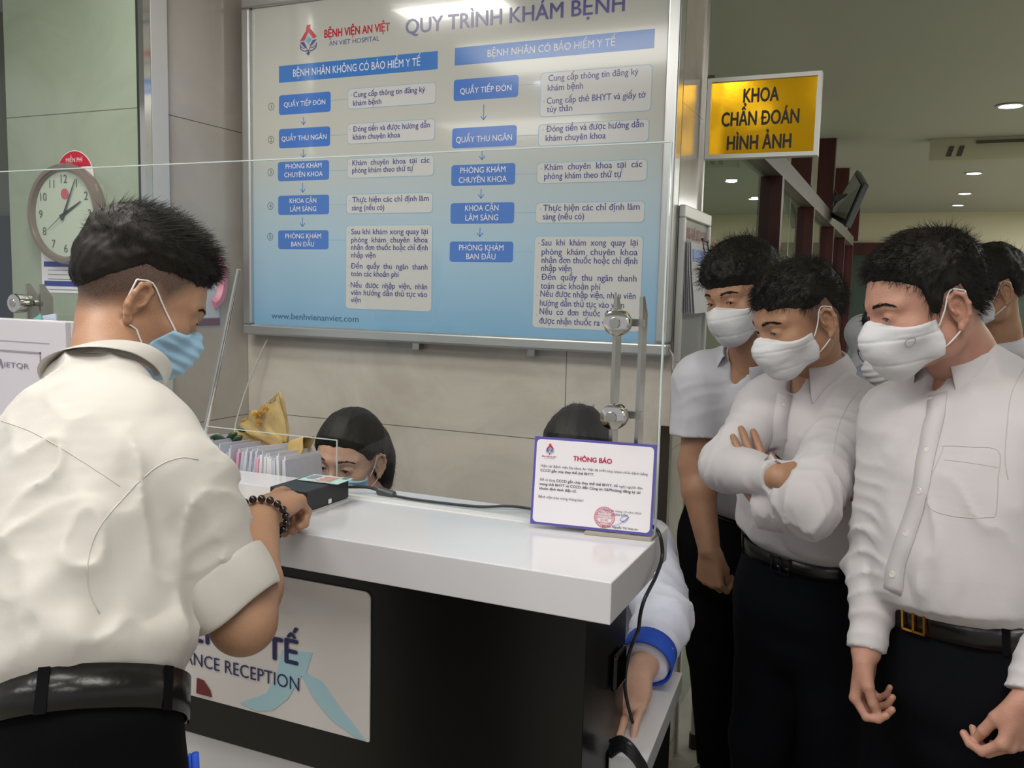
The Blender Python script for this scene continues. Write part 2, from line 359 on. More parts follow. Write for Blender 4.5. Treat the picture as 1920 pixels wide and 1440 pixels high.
def nets(D_, lo, h):
    S = D_ < 0; n = D_.shape
    c = S[:-1, :-1, :-1].astype(np.int8)
    c = sum(S[i:n[0]-1+i, j:n[1]-1+j, k:n[2]-1+k].astype(np.int8) for i in (0, 1) for j in (0, 1) for k in (0, 1))
    act = (c > 0) & (c < 8); A = np.argwhere(act)
    idm = np.full(act.shape, -1, np.int32); idm[tuple(A.T)] = np.arange(len(A))
    acc = np.zeros((len(A), 3), np.float32); cnt = np.zeros(len(A), np.float32)
    for ax in range(3):
        o1, o2 = [x for x in range(3) if x != ax]
        for i in (0, 1):
            for j in (0, 1):
                off = np.zeros(3, int); off[o1] = i; off[o2] = j; off2 = off.copy(); off2[ax] = 1
                v0 = D_[tuple((A+off).T)]; v1 = D_[tuple((A+off2).T)]; m = (v0 < 0) != (v1 < 0)
                t = np.where(m, v0/np.where(m, v0-v1, 1), 0); p = np.zeros((len(A), 3), np.float32); p[:, o1] = i; p[:, o2] = j; p[:, ax] = t
                acc[m] += p[m]; cnt[m] += 1
    V = (A+acc/cnt[:, None])*h+lo
    Q = []
    for ax in range(3):
        o1, o2 = (ax+1) % 3, (ax+2) % 3
        a = S[tuple(slice(0, n[i]-1) if i == ax else slice(1, n[i]-1) for i in range(3))]
        b = S[tuple(slice(1, n[i]) if i == ax else slice(1, n[i]-1) for i in range(3))]
        for sgn, M_ in ((1, a & ~b), (0, ~a & b)):
            E_ = np.argwhere(M_); E_[:, o1] += 1; E_[:, o2] += 1
            q = []
            for d1, d2 in ((-1, -1), (0, -1), (0, 0), (-1, 0)):
                e = E_.copy(); e[:, o1] += d1; e[:, o2] += d2; q.append(idm[tuple(e.T)])
            q = np.stack(q, 1); Q.append(q if sgn else q[:, ::-1])
    return V, np.vstack(Q)
def implicit(prims, h, cuts=(), disp=None, lo=None, hi=None):
    add = [p for p in prims if not p.sub]
    if lo is None:
        B = [p.box() for p in add]; lo = np.min([b[0] for b in B], 0)-.015; hi = np.max([b[1] for b in B], 0)+.015
    return nets(*field(prims, lo, hi, h, cuts, disp))
def mesh_np(name, VF, m, parent=None, attr=None, smooth=True):
    """one mesh from a list of (V, quads)"""
    Vs = []; Qs = []; k = 0
    for V, Q in VF: Vs.append(V); Qs.append(Q+k); k += len(V)
    V = np.vstack(Vs).astype(np.float32); Q = np.vstack(Qs).astype(np.int32)
    me = bpy.data.meshes.new(name); me.vertices.add(len(V)); me.vertices.foreach_set('co', V.ravel())
    me.loops.add(Q.size); me.loops.foreach_set('vertex_index', Q.ravel()); me.polygons.add(len(Q))
    me.polygons.foreach_set('loop_start', np.arange(0, Q.size, 4, dtype=np.int32)); me.polygons.foreach_set('loop_total', np.full(len(Q), 4, np.int32))
    me.polygons.foreach_set('use_smooth', np.ones(len(Q), bool)); me.update(calc_edges=True); me.validate()
    for mm in (m if isinstance(m, (list, tuple)) else [m]): me.materials.append(mm)
    if attr is not None:
        a = me.attributes.new('stubble', 'FLOAT', 'POINT'); a.data.foreach_set('value', np.asarray(attr, np.float32))
    o = bpy.data.objects.new(name, me); COL.objects.link(o)
    if parent is not None: adopt(o, parent)
    return o
def bvh_of(o):
    me = o.data; return BVHTree.FromPolygons([v.co for v in me.vertices], [tuple(p.vertices) for p in me.polygons])
# ================================================================== THE ROOM
def unit_(v): v = np.array(v, float); return v/np.linalg.norm(v)
XW = -.60; YW = 2.5; YG = 1.40; XL = -2.12; YC = 2.061; YB = 2.45
def struct(o): o['kind'] = 'structure'; return o
m_wall = tile_mat('beige_marble_tile', 'c4bcb1', 'dad3c9', '6c6355', 1.2, .98, -2.12, 1.045)
m_walls = tile_mat('side_marble_tile', 'bbb3a9', 'cac3b9', '5c5447', 2.0, .975, 0.7, 1.035, axis='y')
m_green = tile_mat('greenish_glossy_tile', '94a18c', 'a1ad9b', '55604f', 3.0, .975, -4.5, 1.04, rough=.1)
m_ceil = mat('hall_ceiling_paint', 'b4b8ae', rough=.6)
m_floor = mat('floor_tile', 'a39d90', rough=.22, var=.12, vscale=6)
m_cream = mat('cream_paint', 'd2cdb4', rough=.6)
m_wood = mat('dark_red_wood', '4a1d1a', rough=.35, var=.25, vscale=9, aniso=(1, 1, .12))
m_chrome = mat('chrome', 'd8d8d4', rough=.09, metal=1)
m_steel = mat('brushed_steel', 'b9b8b0', rough=.28, metal=1, bump=.0004, bscale=60, aniso=(1, 1, .05))
m_alu = mat('aluminium', 'c9cbca', rough=.33, metal=.85)
m_aluw = mat('pale_aluminium', 'd9dad6', rough=.35, metal=.3)
m_white = mat('white_laminate', 'd6d6da', rough=.14, spec=.5, coat=.25)
m_cable = mat('black_rubber', '1a1a1f', rough=.45)
m_black = mat('black_laminate', '0b0a0a', rough=.32, spec=.4)
m_glass = glass_mat('clear_glass', (.965, .985, .97))
m_glass2 = glass_mat('green_tinted_glass', (.62, .74, .68))

struct(MB().box(-5, 4.5, -4, 16, -.05, 0).obj('floor', m_floor))
struct(MB().box(-5, 4.5, -4, 16, CEIL, CEIL+.05).obj('ceiling', m_ceil))
struct(MB().box(XL, XW, YW, YW+.27, 0, CEIL).obj('wall_back', m_wall))
struct(MB().box(XL-.603, XL, YC, YW+.27, 0, CEIL).obj('wall_left', [m_walls]))
struct(MB().box(XL-.603, XL-.004, YC-.008, YC-.0005, 0, CEIL).obj('wall_front_left', m_green))
struct(MB().box(-5, XL-.603, 2.9, 3.0, 0, CEIL).obj('wall_far_left', mat('grey_green_wall', '6f7568', rough=.2)))
m = MB(); m.box(-5, -2.80, 2.86, 2.899, .3, 1.78); struct(m.obj('window_1', mat('dark_window', '39464d', rough=.08)))
# corner trim
m = MB(); m.box(XL-.008, XL+.012, YC-.022, YC+.004, 0, CEIL-.002); struct(m.obj('trim_1', m_chrome))
m = MB(); m.box(XL-.024, XL-.009, YC-.016, YC-.009, 0, CEIL-.002); struct(m.obj('trim_2', mat('dark_seal', '2d3230', rough=.4)))
m = MB(); m.box(XL+.002, XL+.014, YC+.006, YC+.07, 0, CEIL-.002); struct(m.obj('trim_3', m_aluw))
m = MB(); m.box(XW-.02, XW+.008, YW+.262, YW+.282, 0, CEIL-.002); struct(m.obj('trim_4', m_steel))
m = MB(); m.box(XW-.03, XW+.006, YW-.01, YW+.02, 0, 1.12); struct(m.obj('trim_5', mat('dark_stone', '3b342c', rough=.18)))

# hall beyond
YF = 13.84
struct(MB().box(-5, 4.5, YF, YF+.1, 0, CEIL).obj('wall_far', m_cream))
struct(MB().box(2.6, 2.7, 3.2, YF, 0, CEIL).obj('wall_right', m_cream))
XG = -.625
m = MB()
for a, b in ((2.785, 5.2), (5.24, 6.6), (6.64, 8.0), (8.04, 9.4), (9.44, 10.55)): m.add([(XG, a, .08), (XG, b, .08), (XG, b, 2.06), (XG, a, 2.06)], [(0, 1, 2, 3)])
struct(m.obj('window_2', m_glass2))
m = MB(); m.box(XG-.03, XG+.05, 2.785, 10.6, 2.062, 2.16); struct(m.obj('trim_6', mat('grey_painted_beam', '5f5a54', rough=.45)))
for i, y in enumerate((4.45, 6.02, 7.7, 9.1, 10.5)):
    m = MB(); m.box(XG-.045, XG+.055, y-.035, y+.035, .0, 2.061); struct(m.obj('trim_%d' % (7+i), m_wood))
for i, (y, w) in enumerate(((5.7, .10), (7.35, .10), (9.05, .10), (11.3, .10))):
    m = MB(); m.box(XG-.06, XG+.06, y-w/2, y+w/2, 2.161, CEIL-.001); struct(m.obj('trim_%d' % (12+i), m_wood))
struct(MB().box(-4.6, -4.5, 3.0, YF, 0, CEIL).obj('wall_inner', mat('pale_green_wall', 'b5c2ba', rough=.5)))
# blue band seen through the partition
def door(name, x0, x1, ztop, y, jamb=.16):
    m = MB()
    m.box(x0, x1, y-.08, y, ztop-jamb, ztop); m.box(x0, x0+jamb, y-.08, y, 0, ztop-jamb); m.box(x1-jamb, x1, y-.08, y, 0, ztop-jamb); m.box((x0+x1)/2-.06, (x0+x1)/2+.06, y-.078, y, 0, ztop-jamb)
    o = struct(m.obj(name, m_wood))
    g = MB(); g.box(x0+jamb, (x0+x1)/2-.06, y-.05, y-.03, .12, ztop-jamb); g.box((x0+x1)/2+.06, x1-jamb, y-.05, y-.03, .12, ztop-jamb)
    g.obj('door_glass', mat('dark_door_glass', '46524c', rough=.06), o); return o
door('door_1', -.98, .85, 2.28, YF, .17)
door('door_2', 1.12, 2.55, 2.04, YF, .17)
t = empty('door_plate', (1.37, YF-.12, 1.78), 'small gold plate sign on the dark far door, right edge of photo', 'sign')
MB().box(1.20, 1.60, YF-.12, YF-.085, 1.68, 1.83).obj('plate', mat('gold_plate', 'c8a63a', rough=.25, metal=.7), t)
mb = MB(); put_text(mb, 'PHÒNG CHỤP', (1.23, YF-.124, 1.725), (1, 0, 0), (0, 0, 1), .07, width=.34, bold=.02); mb.obj('lettering', m_black, t)
t = empty('door_number_sign', (1.25, YF-.09, 1.9), 'small oval cream name sign above the gold plate on the far door', 'sign')
mb = MB(); mb.prism([(1.22+.11*math.cos(a), YF-.085, 1.925+.045*math.sin(a)) for a in np.linspace(0, 2*math.pi, 25)[:-1]], (0, -.02, 0)); mb.obj('plate', mat('pale_yellow', 'd9c690', rough=.4), t)

# downlights
m_led = mat('led_disc', 'ffffff', emit='e8ecff', estr=26)
def downlight(x, y, label, grp='round ceiling downlights in the hall', z=CEIL):
    t = empty('downlight', (x, y, z), label, 'ceiling light', grp)
    MB().lathe([(.075, -.001), (.085, -.006), (.068, -.010), (.062, -.004)], (x, y, z), (0, 0, 1), 24).obj('trim_ring', m_aluw, t, smooth='auto')
    MB().lathe([(.058, -.005), (.05, -.011), (.0, -.0115)][:2]+[(.001, -.012)], (x, y, z), (0, 0, 1), 24).obj('lamp_disc', m_led, t)
    l = bpy.data.lights.new('downlight_beam', 'SPOT'); l.energy = 26; l.spot_size = 2.4; l.spot_blend = 1; l.shadow_soft_size = .05
    o = bpy.data.objects.new('downlight_beam', l); COL.objects.link(o); o.location = (x, y, z-.02)
downlight(.51, 6.376, 'nearest and largest lit round downlight in the hall ceiling')
downlight(.507, 9.61, 'second lit downlight of the hall row, nearer than the two small far ones')
downlight(.525, 11.39, 'third lit downlight of the hall row, between its neighbours')
downlight(.52, 12.77, 'farthest and smallest lit downlight in the hall ceiling row')
for p, lb in (((1371, 339), 'lit disc added for a downlight reflected in the glass partition, nearest of three'), ((1413, 372), 'middle lit disc added for a downlight reflected in the glass partition'), ((1454, 391), 'farthest lit disc added for a downlight reflected in the glass partition')):
    q = onz(*p, CEIL); downlight(q[0], q[1], lb, 'discs added behind the glass partition as reflected downlights')  # added lamps standing in for downlights reflected in the partition glass
downlight(-2.01, -.03, 'lit downlight mirrored in the upper right of the procedure board', 'downlights behind the viewer'); downlight(-2.79, -.99, 'lit downlight mirrored beside the second right hand step box', 'downlights behind the viewer'); downlight(-.97, -.53, 'lit downlight mirrored in the gold sign', 'downlights behind the viewer')
# ceiling panels over the desk side
m_pan = mat('light_panel', 'ffffff', emit='fff8ee', estr=5)
for x, y, sx, sy, lb in ((-1.5, .6, .6, .3, 'flat white ceiling lamp panel above the foreground man'), (.2, .4, .6, .3, 'flat white ceiling lamp panel to the right of the counter end'), (-2.6, -1.2, .6, .3, 'flat white ceiling lamp panel far behind the viewer, left'), (.3, -1.6, .6, .3, 'flat white ceiling lamp panel behind the viewer, right'), (-1.82, 1.45, .25, .1, 'small ceiling lamp panel over the counter, mirrored at the top of the procedure board')):
    t = empty('ceiling_lamp', (x, y, CEIL), lb, 'ceiling light', 'ceiling lamp panels above the counter')
    MB().box(x-sx-.02, x+sx+.02, y-sy-.02, y+sy+.02, CEIL-.02, CEIL-.001).obj('frame', m_aluw, t)
    MB().box(x-sx, x+sx, y-sy, y+sy, CEIL-.024, CEIL-.0205).obj('diffuser', m_pan, t)
# air conditioner cassette
t = empty('air_conditioner', (.75, 7.6, CEIL), 'flat cream ceiling air conditioner grille in the hall', 'air conditioner')
m = MB(); m.box(.09, 1.3, 7.55, 7.65, CEIL-.16, CEIL-.001); m.box(.09, .38, 7.53, 7.551, CEIL-.16, CEIL-.002); m.obj('housing', mat('cream_plastic', 'b6b39c', rough=.45), t)
m = MB(); m.box(.40, 1.29, 7.535, 7.551, CEIL-.045, CEIL-.025)
m.obj('air_slot', mat('dark_slot', '4c4a40', rough=.5), t)
m = MB()
for i in (0, 1): m.prism([(.20+i*.07, 7.525, CEIL-.135), (.235+i*.07, 7.525, CEIL-.135), (.255+i*.07, 7.525, CEIL-.06), (.22+i*.07, 7.525, CEIL-.06)], (0, .006, 0))
m.obj('vent_fin', mat('dark_slot', '4c4a40'), t)

# television on bracket, seen from its edge
def quad_px(pts, y): return [ony(*p, y) for p in pts]
t = empty('television', tuple(at(1590, 375, 7)), 'grey flat television hung tilted from a dark red post in the hall', 'television')
c = [at(1606, 318, 7.0), at(1620, 342, 6.6), at(1584, 423, 6.6), at(1554, 404, 7.0)]
n = np.cross(c[1]-c[0], c[3]-c[0]); n /= np.linalg.norm(n)
m = MB(); m.quadbox(*c, n*.05); m.obj('casing', mat('dark_grey_plastic', '42484a', rough=.35), t, bevel=.008)
e = [c[0]*.9+c[2]*.1, c[1]*.92+c[3]*.08, c[2]*.9+c[0]*.1, c[3]*.92+c[1]*.08]
m = MB(); m.quadbox(*[q-n*.004 for q in e], -n*.004); m.obj('back_panel', mat('grey_panel', 'a3a79e', rough=.3), t)
m = MB(); m.tube([at(1556, 352, 7.1), at(1568, 372, 7.0), (c[0]+c[2])/2], .03, 8); m.tube([at(1558, 395, 7.1), at(1573, 400, 7.0)], .04, 8); m.obj('bracket', m_cable, t)

# hanging sign KHOA CHAN DOAN HINH ANH
YS = 2.77
def S(px, py, y=YS): return ony(px, py, y)
t = empty('hanging_sign', tuple(S(1430, 220)), 'gold department sign with black letters jutting from the pillar', 'sign')
a, b, c, d = [S(*p) for p in ((1322, 150), (1543, 135), (1537, 293), (1322, 300))]
x0, x1, z1, z0 = XW+.012, b[0], b[2], d[2]
fr = .012
m = MB(); Yf = YS-.02
m.box(x0, x1, Yf, YS+.02, z1-fr, z1); m.box(x0, x1, Yf, YS+.02, z0, z0+fr); m.box(x0, x0+fr, Yf, YS+.02, z0+fr, z1-fr); m.box(x1-fr, x1, Yf, YS+.02, z0+fr, z1-fr)
m.obj('frame', m_aluw, t)
gold = mat('gold_mirror', 'f2b90f', rough=.14, metal=.75, bump=.0006, bscale=9)
MB().box(x0+fr, x1-fr, YS-.012, YS+.012, z0+fr, z1-fr).obj('gold_panel', gold, t)
m = MB()
for s, xl, yb, xr, yb2, cap in (('KHOA', 1393, 192, 1460, 188, 25), ('CHẨN ĐOÁN', 1352, 237, 1498, 231, 25), ('HÌNH ẢNH', 1362, 281, 1483, 277, 25)):
    p = ony(xl, yb, YS-.0135); q = ony(xr, yb2, YS-.0135); h = ony(xl, yb-cap, YS-.0135)[2]-p[2]
    put_text(m, s, p, (1, 0, 0), (0, 0, 1), h, width=q[0]-p[0], bold=.03)
m.obj('lettering', m_black, t)

# ================================================================== WHITEBOARD FLOW CHART
t = empty('flow_chart_board', (-1.34, YB, 1.32), 'large white and blue procedure flow chart board on the tiled wall', 'notice board')
x0, x1, z0, z1 = -2.085, -.600, 1.323, 2.44
m = MB(); w = .036
m.box(x0, x1, YB-.016, YW-.001, z1-w, z1); m.box(x0, x1, YB-.016, YW-.001, z0, z0+w); m.box(x0, x0+w, YB-.016, YW-.001, z0+w, z1-w); m.box(x1-w, x1, YB-.016, YW-.001, z0+w, z1-w)
m.obj('frame', m_alu, t, bevel=.007, seg=3)
pm = bpy.data.materials.new('board_print'); pm.use_nodes = True; nt = pm.node_tree; b = nt.nodes['Principled BSDF']
tc = nt.nodes.new('ShaderNodeTexCoord'); sp = nt.nodes.new('ShaderNodeSeparateXYZ'); nt.links.new(tc.outputs['Object'], sp.inputs[0])
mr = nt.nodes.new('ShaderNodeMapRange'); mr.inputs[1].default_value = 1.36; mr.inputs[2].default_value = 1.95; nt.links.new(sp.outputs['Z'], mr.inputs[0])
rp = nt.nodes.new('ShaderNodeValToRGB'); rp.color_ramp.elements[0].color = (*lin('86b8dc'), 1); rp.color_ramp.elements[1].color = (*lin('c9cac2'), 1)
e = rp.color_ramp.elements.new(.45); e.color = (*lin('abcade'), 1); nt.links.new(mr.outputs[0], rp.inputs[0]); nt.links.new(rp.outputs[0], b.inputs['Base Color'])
b.inputs['Roughness'].default_value = .13; b.inputs['Coat Weight'].default_value = .3; b.inputs['Coat Roughness'].default_value = .03
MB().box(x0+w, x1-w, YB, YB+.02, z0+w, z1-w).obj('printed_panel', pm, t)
def Q(px, py, lay=0): return ony(px, py, YB-.0004*lay)
m_note = mat('note_box_white', 'd5d6d4', rough=.15); m_hdr = mat('header_blue', '4681cf', rough=.15); m_step = mat('step_blue', '4a7dd0', rough=.15)
m_ltb = mat('light_blue_line', '8fbad6', rough=.2); m_navy = mat('navy_print', '4a4690', rough=.2); m_wl = mat('white_print', 'f0f0f2', rough=.2); m_red = mat('logo_red', 'c51f38', rough=.2)
def rrect(m, tl, tr, bl, lay, r=.008, dz=.0003, grow=0.):
    A, B_, C_ = Q(*tl, lay), Q(*tr, lay), Q(*bl, lay); x0, x1, z1, z0 = A[0]-grow, B_[0]+grow, (A[2]+B_[2])/2+grow, C_[2]-grow; y = A[1]; P = []
    for cx, cz, a0 in ((x1-r, z1-r, 0), (x0+r, z1-r, 90), (x0+r, z0+r, 180), (x1-r, z0+r, 270)):
        for k in range(6): a = math.radians(a0+k*18); P.append((cx+r*math.cos(a), y, cz+r*math.sin(a)))
    m.prism(P, (0, dz, 0))
for nm, tl, tr, bl in (('left', (523, 125.5), (821, 94), (523, 155.5)), ('right', (853, 90.5), (1228, 53), (853, 123))):
    m = MB(); rrect(m, tl, tr, bl, 1, r=.0008); m.obj('header_bar', m_hdr, t)
steps = [((523, 179), (620, 171.5), (523, 216)), ((523, 243), (619, 236), (523, 278.5)), ((521, 304.5), (617, 299.5), (521, 340)), ((521.5, 367), (617, 365), (521.5, 403)), ((521.5, 432), (616, 431.5), (521.5, 467)),
         ((851, 150), (972.5, 140), (851, 190)), ((848, 241), (969, 234), (848, 278.5)), ((846.5, 310), (966.5, 305.5), (846.5, 349)), ((845, 381), (964.5, 379), (845, 419.7)), ((843.5, 452.5), (962.6, 453), (843.5, 490.7))]
for s in steps: m = MB(); rrect(m, *s, 1, r=.009); m.obj('step_box', m_step, t)
notes = [((652, 167), (818, 153), (652, 205.5)), ((651, 232), (816, 222), (651, 271)), ((651, 297), (814, 290), (651, 335)), ((649, 364.5), (812, 360), (649, 401.5)), ((648.5, 422), (811.5, 421), (646.5, 579)),
         ((1014, 137), (1224, 119.6), (1011, 220.4)), ((1009.6, 233.7), (1218, 222), (1009.6, 275)), ((1007, 306), (1214.7, 297), (1007, 345)), ((1004.5, 379), (1210, 377), (1004.5, 419)), ((1002, 441.5), (1207, 442.6), (998, 614.5))]
for s in notes:
    m = MB(); rrect(m, *s, 1, r=.012); o = m.obj('note_box_outline', m_ltb, t)
    m = MB(); rrect(m, *s, 2, r=.011, grow=-.0018); m.obj('note_box', m_note, t)
m = MB()
for xs, ys in ((620, 188), (619, 254), (617, 320), (617, 384), (616, 450)):
    A, B_ = Q(xs, ys, 1), Q(651, ys-2, 1); m = MB(); m.box(A[0], B_[0], A[1], A[1]+.0003, A[2]-.0008, A[2]+.0008); m.obj('connector_line', m_ltb, t)
for xs, ys in ((972, 160), (969, 255), (966, 327), (964, 399), (962, 472)):
    A, B_ = Q(xs, ys, 1), Q(1010, ys-2, 1); m = MB(); m.box(A[0], B_[0], A[1], A[1]+.0003, A[2]-.0008, A[2]+.0008); m.obj('connector_line', m_ltb, t)
for x, ya, yb in ((569, 219, 234), (568.5, 280, 296), (567.5, 343, 361), (567, 408, 425), (907, 196, 225), (904, 283, 300), (902, 354, 372), (900, 427, 444)):
    A, B_ = Q(x, ya, 1), Q(x, yb, 1); y = A[1]; xx = A[0]
    m = MB(); m.box(xx-.0012, xx+.0012, y, y+.0003, B_[2], A[2])
    for sg in (-1, 1): m.prism([(xx, y, B_[2]-.001), (xx+sg*.010, y, B_[2]+.010), (xx+sg*.010, y, B_[2]+.0135), (xx, y, B_[2]+.0028)], (0, .001, 0))
    m.obj('arrow', m_step, t)
for i, (x, y) in enumerate(((508.5, 200), (508, 262), (507.5, 323), (507, 386), (506.5, 444))):
    c = Q(x, y, 1); m = MB()
    m.add([(c[0]+r_*math.cos(a), c[1], c[2]+r_*math.sin(a)) for a in np.linspace(0, 2*math.pi, 25)[:-1] for r_ in (.0125, .0108)], [(2*k, 2*k+1, (2*k+3) % 48, (2*k+2) % 48) for k in range(24)])
    put_text(m, str(i+1), c-np.array([0, 0, .0068]), (1, 0, 0), (0, 0, 1), .0136, align='c')
    m.obj('step_number', mat('dark_print', '4f5668', rough=.2), t)
def line(m, s, xl, yb, xr, cap, lay=3, bold=.0, slope=None):
    p = Q(xl, yb, lay)
    if slope is None: slope = (yb-450)/(xl+2860)
    q = Q(xr, yb+slope*(xr-xl), lay) if xr else None; h = Q(xl, yb-cap, lay)[2]-p[2]
    put_text(m, s, p, (1, 0, 0), (0, 0, 1), h, width=(q[0]-p[0]) if xr else None, bold=bold)
m = MB()
for a in (('QUY TRÌNH KHÁM BỆNH', 760, 64, 1171, 27, 3, .012),): line(m, *a[:5], bold=a[6])
txt = [('Cung cấp thông tin đăng ký', 662.7, 182.5, 797), ('khám bệnh', 662, 198.5, 715), ('Đóng tiền và được hướng dẫn', 662, 247, 806), ('khám chuyên khoa', 661.5, 262, 750),
       ('Khám  chuyên  khoa  tại  các', 660.5, 310.5, 805), ('phòng khám theo thứ tự', 660, 324.5, 774.5), ('Thực hiện các chỉ định lâm', 660.5, 379.5, 804), ('sàng (nếu có)', 659.5, 394.5, 720.5),
       ('Sau khi khám xong quay lại', 658.5, 439.3, 802.5), ('phòng  khám  chuyên  khoa', 658.5, 454.5, 802), ('nhận đơn thuốc hoặc chỉ định', 658.5, 468.5, 802), ('nhập viện', 658.3, 483, 704),
       ('Đến  quầy  thu  ngân  thanh', 658, 503.3, 801.5), ('toán các khoản phí', 658, 517.8, 748), ('Nếu  được  nhập  viện,  nhân', 657.6, 539, 801), ('viên hướng dẫn thủ tục vào', 657.6, 553, 801), ('viện', 657.6, 566.7, 676.5)]
for s, xl, yb, xr in txt: line(m, s, xl, yb, xr, 10, bold=.012)
txt = [('Cung cấp thông tin đăng ký', 1028, 152.4, 1197), ('khám bệnh', 1026.8, 170.7, 1093), ('Cung cấp thẻ BHYT và giấy tờ', 1025, 194.8, 1210.8), ('tùy thân', 1025, 210.4, 1073), ('Đóng tiền và được hướng dẫn', 1024, 247.5, 1206.6), ('khám chuyên khoa', 1022.9, 264.7, 1135.6),
       ('Khám  chuyên  khoa  tại  các', 1021, 319.2, 1204), ('phòng khám theo thứ tự', 1020, 336, 1165.4), ('Thực hiện các chỉ định lâm', 1018.3, 395.6, 1199.3), ('sàng (nếu có)', 1017.6, 411.7, 1095),
       ('Sau  khi  khám  xong  quay  lại', 1015.3, 460.2, 1195.9), ('phòng  khám  chuyên  khoa', 1015.3, 477.4, 1195.5), ('nhận đơn thuốc hoặc chỉ định', 1015.3, 493, 1195), ('nhập viện', 1014.8, 508, 1071.4),
       ('Đến  quầy  thu  ngân  thanh', 1014.8, 524.6, 1193.5), ('toán các khoản phí', 1013.5, 541, 1126), ('Nếu được nhập viện, nhân viên', 1013, 556, 1191.7), ('hướng dẫn thủ tục vào viện', 1012, 573.2, 1170), ('Nếu  có  đơn  thuốc  để', 1011.5, 589.2, 1148), ('được nhận thuốc ra về', 1011, 606.4, 1142.5)]
for s, xl, yb, xr in txt: line(m, s, xl, yb, xr, 11.5, bold=.012)
m.obj('lettering', m_navy, t)
m = MB(); line(m, 'www.benhvienanviet.com', 509, 597, 672.5, 11, lay=1, bold=.012); m.obj('web_address', mat('web_blue', '3f6c94', rough=.2), t)
m = MB()
line(m, 'BỆNH NHÂN KHÔNG CÓ BẢO HIỂM Y TẾ', 549.5, 144, 788, 13.5, lay=2, bold=.006); line(m, 'BỆNH NHÂN CÓ BẢO HIỂM Y TẾ', 914, 107, 1153.5, 13, lay=2, bold=.006)
for s, xl, yb, xr in (('QUẦY TIẾP ĐÓN', 532.5, 201, 610), ('QUẦY THU NGÂN', 528, 265, 612), ('PHÒNG KHÁM', 535.5, 316.5, 603), ('CHUYÊN KHOA', 533, 332.5, 605), ('KHOA CẬN', 543, 381, 593), ('LÂM SÀNG', 544, 396.5, 593), ('PHÒNG KHÁM', 535, 447, 602), ('BAN ĐẦU', 546, 462, 589)): line(m, s, xl, yb, xr, 8.8, lay=2, bold=.006)
for s, xl, yb, xr in (('QUẦY TIẾP ĐÓN', 862.5, 176.5, 959), ('QUẦY THU NGÂN', 855, 267.6, 960), ('PHÒNG KHÁM', 863, 325, 947.7), ('CHUYÊN KHOA', 860, 343, 950), ('KHOA CẬN', 872, 395.6, 934.6), ('LÂM SÀNG', 872.5, 413.5, 934), ('PHÒNG KHÁM', 860.6, 469.4, 944), ('BAN ĐẦU', 874, 486, 929)): line(m, s, xl, yb, xr, 10.5, lay=2, bold=.006)
m.obj('white_lettering', m_wl, t)
m = MB(); line(m, 'BỆNH VIỆN AN VIỆT', 608, 71, 731, 14.5, lay=1, bold=.035); m.obj('red_lettering', m_red, t)
m = MB(); line(m, 'AN VIET HOSPITAL', 617, 86, 711, 8.6, lay=1); m.obj('small_lettering', m_navy, t)
m = MB()
for x, y in ((658, 178), (656, 243), (655, 307), (655, 376), (654, 436), (654, 500), (653, 535), (1020, 190), (1018, 244), (1015, 316), (1013, 392), (1010, 456), (1008, 519), (1007, 554), (1006, 591)):
    c = Q(x, y, 3); m = MB(); m.prism([(c[0]+.0022*math.cos(a), c[1], c[2]+.0022*math.sin(a)) for a in np.linspace(0, 6.283, 9)[:-1]], (0, .0006, 0)); m.obj('bullet', m_ltb, t)
def logo(parent, O, u, v, n, s):
    """roof, diamond, cross and two hands; s = height in metres, O centre"""
    O = np.array(O, float); u = np.array(u, float); v = np.array(v, float); n = np.array(n, float)
    def P(x, y, k=1): return O+(u*x+v*y)*s+n*.0004*k
    m = MB(); m.prism([P(*q) for q in ((-.34, -.02), (-.10, .30), (-.05, .50), (.10, .50), (.06, .40), (.36, .08), (.20, .04), (0, .27), (-.16, .0))], n*.0006); m.obj('logo_roof', m_red, parent)
    m = MB(); m.prism([P(*q) for q in ((-.34, -.06), (-.18, -.04), (-.06, -.24), (-.17, -.22))], n*.0006); m.prism([P(*q) for q in ((.35, .0), (.19, -.02), (.06, -.20), (.17, -.18))], n*.0006)
    m.prism([P(*q) for q in ((-.09, -.42), (.09, -.40), (0, -.52))], n*.0006); m.obj('logo_base', m_navy, parent)
    m = MB(); m.prism([P(*q) for q in ((-.04, .12), (.04, .12), (.04, .05), (.11, .05), (.11, -.04), (.04, -.04), (.04, -.11), (-.04, -.11), (-.04, -.04), (-.11, -.04), (-.11, .05), (-.04, .05))], n*.0006); m.obj('logo_cross', mat('logo_cyan', '6fb4dc', rough=.2), parent)
    m = MB()
    for sg in (-1, 1):
        pts = curve_pts([P(sg*q[0], q[1]) for q in ((.34, -.12), (.31, -.28), (.14, -.36), (.03, -.34), (.0, -.42))], 16); m.tube(pts, s*.014, 5)
        pts = curve_pts([P(sg*q[0], q[1]) for q in ((.30, -.2), (.2, -.26), (.1, -.24), (.04, -.30))], 12); m.tube(pts, s*.012, 5)
    m.obj('logo_hands', m_navy, parent)
logo(t, Q(578, 75, 1), (1, 0, 0), (0, 0, 1), (0, -1, 0), .094)
m = MB()
for px in (785, 1000): c = ony(px, 655, YW-.01); m.box(c[0]-.012, c[0]+.012, YW-.03, YW-.001, z0-.022, z0+.002)
m.obj('hanging_clip', m_steel, t)

